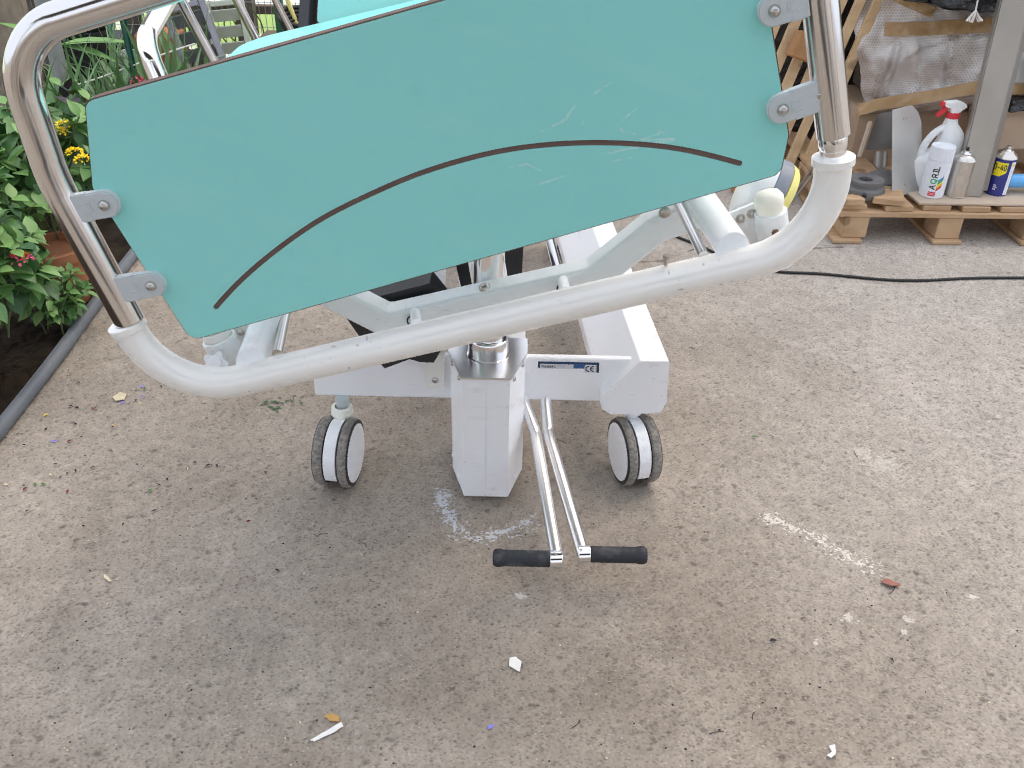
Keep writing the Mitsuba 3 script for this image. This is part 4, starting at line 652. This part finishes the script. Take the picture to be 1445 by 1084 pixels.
def bush(nm, c, rad, tips, lab, size=(.045, .075), mats=('m_leaf', 'm_leaf_pale', 'm_leaf_dark'), base=None, cap=296, p=(.5, .25, .25)):
    tag(nm, lab, 'shrub'); stems, cnt = [], 0; base = c - V(0, 0, rad[2]) if base is None else base
    for i in range(tips):
        for _ in range(60):
            d = unit(rng.normal(0, 1, 3)); d[2] = d[2] if d[2] > -.45 else -d[2] * .6
            if d @ unit(EYE - c) > -.25: break
        tip = c + d * rad * rng.uniform(.72, 1.03); sd_ = unit(unit(d) * .6 + V(0, 0, .5) + rng.normal(0, .18, 3)); b = base + (tip - base) * .12 + rng.normal(0, .02, 3)
        stems.append(sweep(smoothline([b, (b + tip) / 2 + V(0, 0, .03), tip], 7), .0022, 5)); e1 = unit(np.cross(sd_, V(.3, .5, .1))); e2 = np.cross(sd_, e1)
        for k in range(6):
            if cnt >= cap: break
            a = (k % 2) * math.pi + (k // 2) * math.pi / 2 + .3 * rng.normal(); s = rng.uniform(*size) * (1.08 - .28 * (2 - k // 2) * .0 - .22 * (k // 2 == 0)); pos = tip - sd_ * (k // 2) * .022
            dirn = unit((e1 * math.cos(a) + e2 * math.sin(a)) * .9 + sd_ * (.55 - .3 * (k // 2)) + V(0, 0, .02 - .12 * (k // 2)))
            mt = mats[rng.choice(3, p=p)]; mt = mats[1] if k < 2 and rng.random() < .45 else mt; addp(nm + '__leaf', LV[(mt, int(rng.integers(3)))], leafM(pos, dirn, s, rng.normal(0, .25))); cnt += 1
    add(nm + '__stem', stems, 'm_stem', 40)
bush('lantana_bush', V(-1.075, 1.64, .27), V(.14, .13, .15), 50, 'near green lantana bush with a pink and orange flower head', (.04, .066))
flower('lantana_bush', at(30, 366, 1.62), 'm_petpink', 'm_petorange', .017)
bush('lantana_bush_001', V(-1.15, 2.10, .31), V(.19, .14, .17), 50, 'rear lantana bush in the terracotta pot, with yellow flowers', (.042, .07))
for px, yy_ in (((90, 177), 2.10), ((85, 187), 2.08), ((105, 216), 1.98), ((117, 226), 1.96)): flower('lantana_bush_001', at(*px, yy_), 'm_petyellow', 'm_petyellow', .0145)
bush('lantana_bush_002', V(-1.17, 1.86, .22), V(.14, .12, .17), 49, 'low middle lantana bush without flowers, between the two flowering ones', (.04, .062))
bush('trailing_plant', V(-1.05, 1.87, .08), V(.075, .08, .08), 24, 'small trailing green shoots spilling over the grey pipe', (.022, .038), p=(.5, .4, .1))
bush('ground_cover_plant', V(-1.42, 2.60, .18), V(.30, .22, .18), 34, 'low dark green leafy plant behind the lantana bushes', (.05, .08), p=(.3, .05, .65))
# plum coloured foliage
LVP = mikit.ply(leaf_mesh(1, .6, 5, .2, .3), 'm_darkplum', smooth=True); tag('plum_plant', 'low dark plum leaved plant behind the yellow flowers', 'plant'); c = at(112, 196, 2.50)
for i in range(70): addp('plum_plant__leaf', LVP, leafM(c + rng.normal(0, 1, 3) * V(.05, .05, .05), unit(rng.normal(0, 1, 3) + V(0, -.4, .5)), rng.uniform(.03, .05)))
# strap leaved clumps
def blade_mesh(L, w, bend, n=8):
    t = np.linspace(0, 1, n + 1); th = bend * t; x = np.cumsum(np.r_[0, np.sin(th[1:])]) * L / n; z = np.cumsum(np.r_[0, np.cos(th[1:])]) * L / n; wid = w * np.minimum(1, (1 - t) * 2.2 + .02) * (.7 + .3 * np.sin(np.pi * t)); P = []
    for i in range(n + 1): P += [(x[i], -wid[i] / 2, z[i] + .0), (x[i] + .18 * wid[i], 0, z[i]), (x[i], wid[i] / 2, z[i])]
    F = []
    for i in range(n): a = i * 3; F += [(a, a + 3, a + 4), (a, a + 4, a + 1), (a + 1, a + 4, a + 5), (a + 1, a + 5, a + 2)]
    return trimesh.Trimesh(np.array(P), F, process=False)
BV = [(mikit.ply(blade_mesh(1, w, b), m, smooth=True)) for m in ('m_blade', 'm_blade_pale', 'm_blade') for w, b in ((.035, .25), (.045, .6), (.05, 1.3))]
def clump(nm, c, n, L, spread, lab, wide=1.0):
    tag(nm, lab, 'plant')
    for i in range(n):
        a, t, s = rng.uniform(0, 6.283), abs(rng.normal(0, spread)), L * rng.uniform(.6, 1.1); M = trimesh.transformations.rotation_matrix(a, [0, 0, 1]) @ trimesh.transformations.rotation_matrix(t, [0, 1, 0]) @ np.diag([s, s * wide, s, 1]); M[:3, 3] = c + V(rng.normal(0, .035), rng.normal(0, .035), 0); addp(nm + '__blade', BV[int(rng.integers(9))], M)
CL = [((120, 150), 2.75, 26, .42), ((150, 140), 2.85, 30, .44), ((178, 132), 2.95, 30, .42), ((205, 122), 3.0, 26, .44), ((230, 105), 3.05, 22, .50), ((262, 108), 3.1, 20, .44), ((140, 110), 3.3, 26, .45), ((80, 165), 2.65, 22, .45)]
CL = [(p, Y, int(n * 1.7), L) for p, Y, n, L in CL]
names_ = ['strap leaved clump right beside the grey metal pole', 'strap leaved clump second to the right of the grey pole', 'strap leaved clump left of the green stake', 'strap leaved clump at the foot of the green stake', 'strap leaved clump behind the chrome side rail', 'strap leaved clump in front of the louvred panels', 'strap leaved clump behind the others, near the black pots', 'strap leaved clump left of the grey metal pole']
for i, ((x, y), Y, n, L) in enumerate(CL): c = at(x, y, Y); c[2] = .0; clump('strap_leaf_plant' + (f'_{i:03d}' if i else ''), c, n, L * 1.05, .33, names_[i])
c = at(50, 150, 2.6); c[2] = 0; clump('broad_leaf_plant', c, 16, .50, .6, 'broad strap leaved plant inside the bend of the left chrome rail', 1.5)
for i, (px, Y) in enumerate((((115, 150), 2.7), ((196, 117), 2.95))):
    nm = 'pink_flower' + ('_001' if i else ''); p = at(*px, Y); tag(nm, ('pink flower at the top left corner of the foot panel', 'pink flower at the foot of the green stake')[i], 'flower'); flower(nm, p, 'm_petpink', 'm_petpink', .02); add(nm + '__stem', cyl(V(p[0], p[1], .0), p, .0025, 6), 'm_stem', 40)
for i, (x, y, Y, a) in enumerate(((90, 64, 2.9, 0.0), (84, 76, 2.95, .3))): pass
tag('banana_leaf_plant', 'bright green plant with long level leaves behind the grey pole', 'plant'); p = at(82, 64, 3.0)
for s, d in ((.24, V(1, .1, .12)), (.20, V(1, -.2, -.1)), (.22, V(-.8, .2, .3))): addp('banana_leaf_plant__leaf', LV[('m_leaf_pale', 2)], leafM(p, d, s) @ np.diag([1, .42, 1, 1]))
add('banana_leaf_plant__stem', cyl(V(p[0], p[1], 0), p, .004, 6), 'm_stem', 40)
# poles, stake, wire
pb = at(102, 172, 2.80); tp2 = at(66, 36, 2.80); dd = V(0, 0, 1); add('metal_pole', cyl(V(pb[0], 2.80, 0), V(pb[0], 2.80, 1.3), .0225, 24), 'm_galv', 50); tag('metal_pole', 'grey galvanised metal pole standing in the planting bed', 'pole')
a = at(193, 124, 2.98); add('green_stake', [rbox(.022, .004, 1.5, .001, o=V(a[0], 2.98, .75)), rbox(.004, .024, 1.5, .001, o=V(a[0] + .004, 2.966, .75))], 'm_greenpost', 20); tag('green_stake', 'dark green T section fence stake behind the top left of the panel', 'stake')
add('white_string', sweep(smoothline([at(92, 124, 2.79), at(140, 110, 2.9), at(205, 86, 3.0), at(275, 62, 3.1)], 14), .0028, 8), 'm_rope', 50); tag('white_string', 'white string tied from the grey pole towards the right', 'string')
# trunk at top left
tx = at(8, 30, 3.3); ring = sweep(smoothline([V(tx[0] - .08, 3.3, 0), V(tx[0] - .06, 3.3, .4), V(tx[0] - .02, 3.32, 1.0), V(tx[0] - .1, 3.3, 2.4)], 40), np.linspace(.14, .10, 40), 28); v = ring.vertices; ring.vertices = v + ring.vertex_normals * (.03 * (meshkit.fbm(v * V(14, 14, 4), 4, 2) - .5))[:, None]
add('tree_trunk', ring, 'm_bark', 60); tag('tree_trunk', 'pale brown tree trunk at the top left corner of the photo', 'tree')
# nursery pots, tray, troughs
def npot(nm, px, Y, r, h, n, lab):
    p = at(*px, Y); tag(nm, lab, 'plant pot')
    for i in range(n): add(nm + '__pot_rim' if i else nm + '__pot_body', lathe([(r * .9, .0), (r * .93, .0), (r, h), (r * 1.05, h), (r * 1.05, h - .012), (r * 1.0, h - .012)] if not i else [(r, -.002), (r * 1.06, -.002), (r * 1.06, .012), (r * .96, .012)], 28, frame(V(p[0], p[1], p[2]) + V(0, 0, (h + .016 * i) if i else 0), V(0, 0, 1))), 'm_nursery', 35)
npot('nursery_pot', (130, 82), 3.45, .075, .10, 4, 'tall stack of black nursery pots left of the green stake'); npot('nursery_pot_001', (110, 92), 3.35, .06, .07, 2, 'short stack of black nursery pots near the green tray')
p = at(104, 50, 3.6); pl = sbox(-.14, -.06, .14, .06)
for i in range(4): pl = pl.difference(Point(-.1 + .067 * i, 0).buffer(.022))
add('seedling_tray', prism(pl, .02, frame(p, V(.05, -.5, .8), V(1, 0, .25))), 'm_greentray', False); tag('seedling_tray', 'dark green plastic tray with round holes, tilted among the pots', 'tray')
add('tray_stand', rbox(.30, .2, .5, .01, o=V(p[0], p[1] + .15, p[2] - .28)), 'm_nursery', 20); tag('tray_stand', 'dark plastic crate under the green seedling tray', 'crate')
p = at(228, 66, 3.55); add('terracotta_trough', rbox(.15, .14, .12, .012, o=p), 'm_terracotta', 20); tag('terracotta_trough', 'terracotta trough before the timber fence posts', 'trough')
p = at(182, 76, 3.5); add('white_bucket', lathe([(0, 0), (.035, 0), (.045, .10), (.048, .10), (.048, .106), (.042, .106), (.04, .02), (0, .02)], 28, frame(p - V(0, 0, .1), V(0, 0, 1))), 'm_whiteplastic', 35); tag('white_bucket', 'white plastic bucket half hidden behind the green stake', 'bucket')
# louvred panels leaning
def louvre(nm, px, Y, w, h, lean, m, lab, mf=None):
    p = at(*px, Y); x = unit(V(1, .15, .02)); z = unit(V(lean, .2, 1)); y = unit(np.cross(z, x)); x = np.cross(y, z); tag(nm, lab, 'louvre panel'); M = mat4(p, x, y, z)
    for s in (-1, 1): add(nm + '__side_frame', rbox(.022, .03, h, .002, M=M @ trimesh.transformations.translation_matrix([s * w / 2, 0, h / 2])), mf or m, 20)
    for i in (0, 1): add(nm + '__end_rail', rbox(w - .024, .03, .018, .002, M=M @ trimesh.transformations.translation_matrix([0, 0, .009 + i * (h - .018)])), mf or m, 20)
    for i in range(4): add(nm + '__slat', rbox(w - .026, .004, h / 5.2, .001, M=M @ trimesh.transformations.translation_matrix([0, 0, h * (i + .8) / 4.7]) @ trimesh.transformations.rotation_matrix(.7, [1, 0, 0])), m, 20)
louvre('grey_louvre', (300, 118), 3.30, .13, .27, -.30, 'm_greylouvre', 'dark grey glossy louvre panel leaning behind the foot panel', 'm_greylouvre'); louvre('pale_louvre', (336, 108), 3.45, .12, .26, -.12, 'm_palelouvre', 'pale greenish louvre panel right of the grey one')
p = at(398, 55, 3.6); add('green_post', rbox(.03, .03, 1.2, .003, o=V(p[0], p[1], .6)), 'm_greentray', 20); tag('green_post', 'green post beside the yellow hose near the fence', 'post')
add('yellow_hose', sweep(smoothline([at(402, -12, 3.55), at(410, 12, 3.55), at(418, 32, 3.55), at(430, 55, 3.56)], 12), .009, 10), 'm_yellow', 50); tag('yellow_hose', 'short length of yellow hose hanging by the fence', 'hose')
add('black_coil', [trimesh.creation.torus(.06 + .006 * i, .008, 28, 8).apply_transform(frame(at(425, 38, 3.5) + V(0, 0, .012 * i), V(.1, -.2, 1))) for i in range(4)], 'm_cable', 50); tag('black_coil', 'coil of black hose left of the raised backrest board', 'hose coil')
add('coil_crate', rbox(.34, .2, .5, .008, o=at(425, 52, 3.55) - V(0, -.05, .26)), 'm_greywood', 20); tag('coil_crate', 'weathered wooden box carrying the black hose coil', 'crate')
# fence
FY = 4.15; tag('wire_fence', 'weathered timber post and rail fence with welded wire mesh', 'fence')
for px, w in ((187, .06), (222, .07), (246, .06), (282, .05), (347, .08), (52, .06), (-60, .06), (470, .06), (560, .06)): p = at(px, 20, FY); add('wire_fence__post', rbox(w, .06, 1.5, .004, o=V(p[0], FY, .75)), 'm_greywood', 20)
for z in (.235, .95): p = at(200, 13, FY); add('wire_fence__rail', rbox(3.6, .04, .035, .003, o=V(-1.3, FY + .052, p[2] if z < .5 else p[2] + .55)), 'm_greywood', 20)
ms = [cyl(V(x, FY - .035, .02), V(x, FY - .035, 1.3), .0016, 5) for x in np.arange(-3.0, .5, .026)] + [cyl(V(-3.0, FY - .038, z), V(.5, FY - .038, z), .0014, 5) for z in np.arange(.1, 1.3, .1)]
add('wire_fence__wire_mesh', ms, 'm_wire', 40); labels['wire_fence__wire_mesh'] = {'kind': 'stuff'}
for i in range(5):
    pass
vs = []
for i in range(16): p = at(rng.uniform(255, 350), rng.uniform(0, 20), 4.0); vs.append(sweep(smoothline([p, p + V(rng.normal(0, .06), 0, -.06), p + V(rng.normal(0, .12), rng.normal(0, .02), -.16)], 8), .003, 5))
add('dry_vine', vs, 'm_stem', 40); tag('dry_vine', 'dry tangled vine stems hanging on the wire fence', 'vine')
# far hedge and shrubs beyond the fence
def mass(nm, c, rad, n, lab, size=.09):
    ms = []
    for i in range(n): d = unit(rng.normal(0, 1, 3)); m = leaf_mesh(1, .6, 3, .2, .3); m.apply_transform(leafM(c + d * rad * rng.uniform(.55, 1.0), unit(d + rng.normal(0, .6, 3)), size * rng.uniform(.6, 1.3))); ms.append(m)
    add(nm, ms, 'm_leaf', False); tag(nm, lab, 'shrub')
mass('far_shrub', V(-3.4, 6.2, .45), V(.5, .4, .5), 900, 'leafy green shrub beyond the fence')
for stem, grp in (('strap_leaf_plant', 'strap leaved clumps in the planting bed'), ('lantana_bush', 'lantana bushes beside the grey pipe'), ('terracotta_pot', 'terracotta pots in the planting bed'), ('nursery_pot', 'stacks of black nursery pots'), ('pink_flower', 'pink flowers among the strap leaves'), ('thin_rod', 'thin rods by the corner tube')):
    for k in list(labels):
        if k == stem or (k.startswith(stem + '_') and k[len(stem) + 1:].isdigit()): labels[k]['group'] = grp
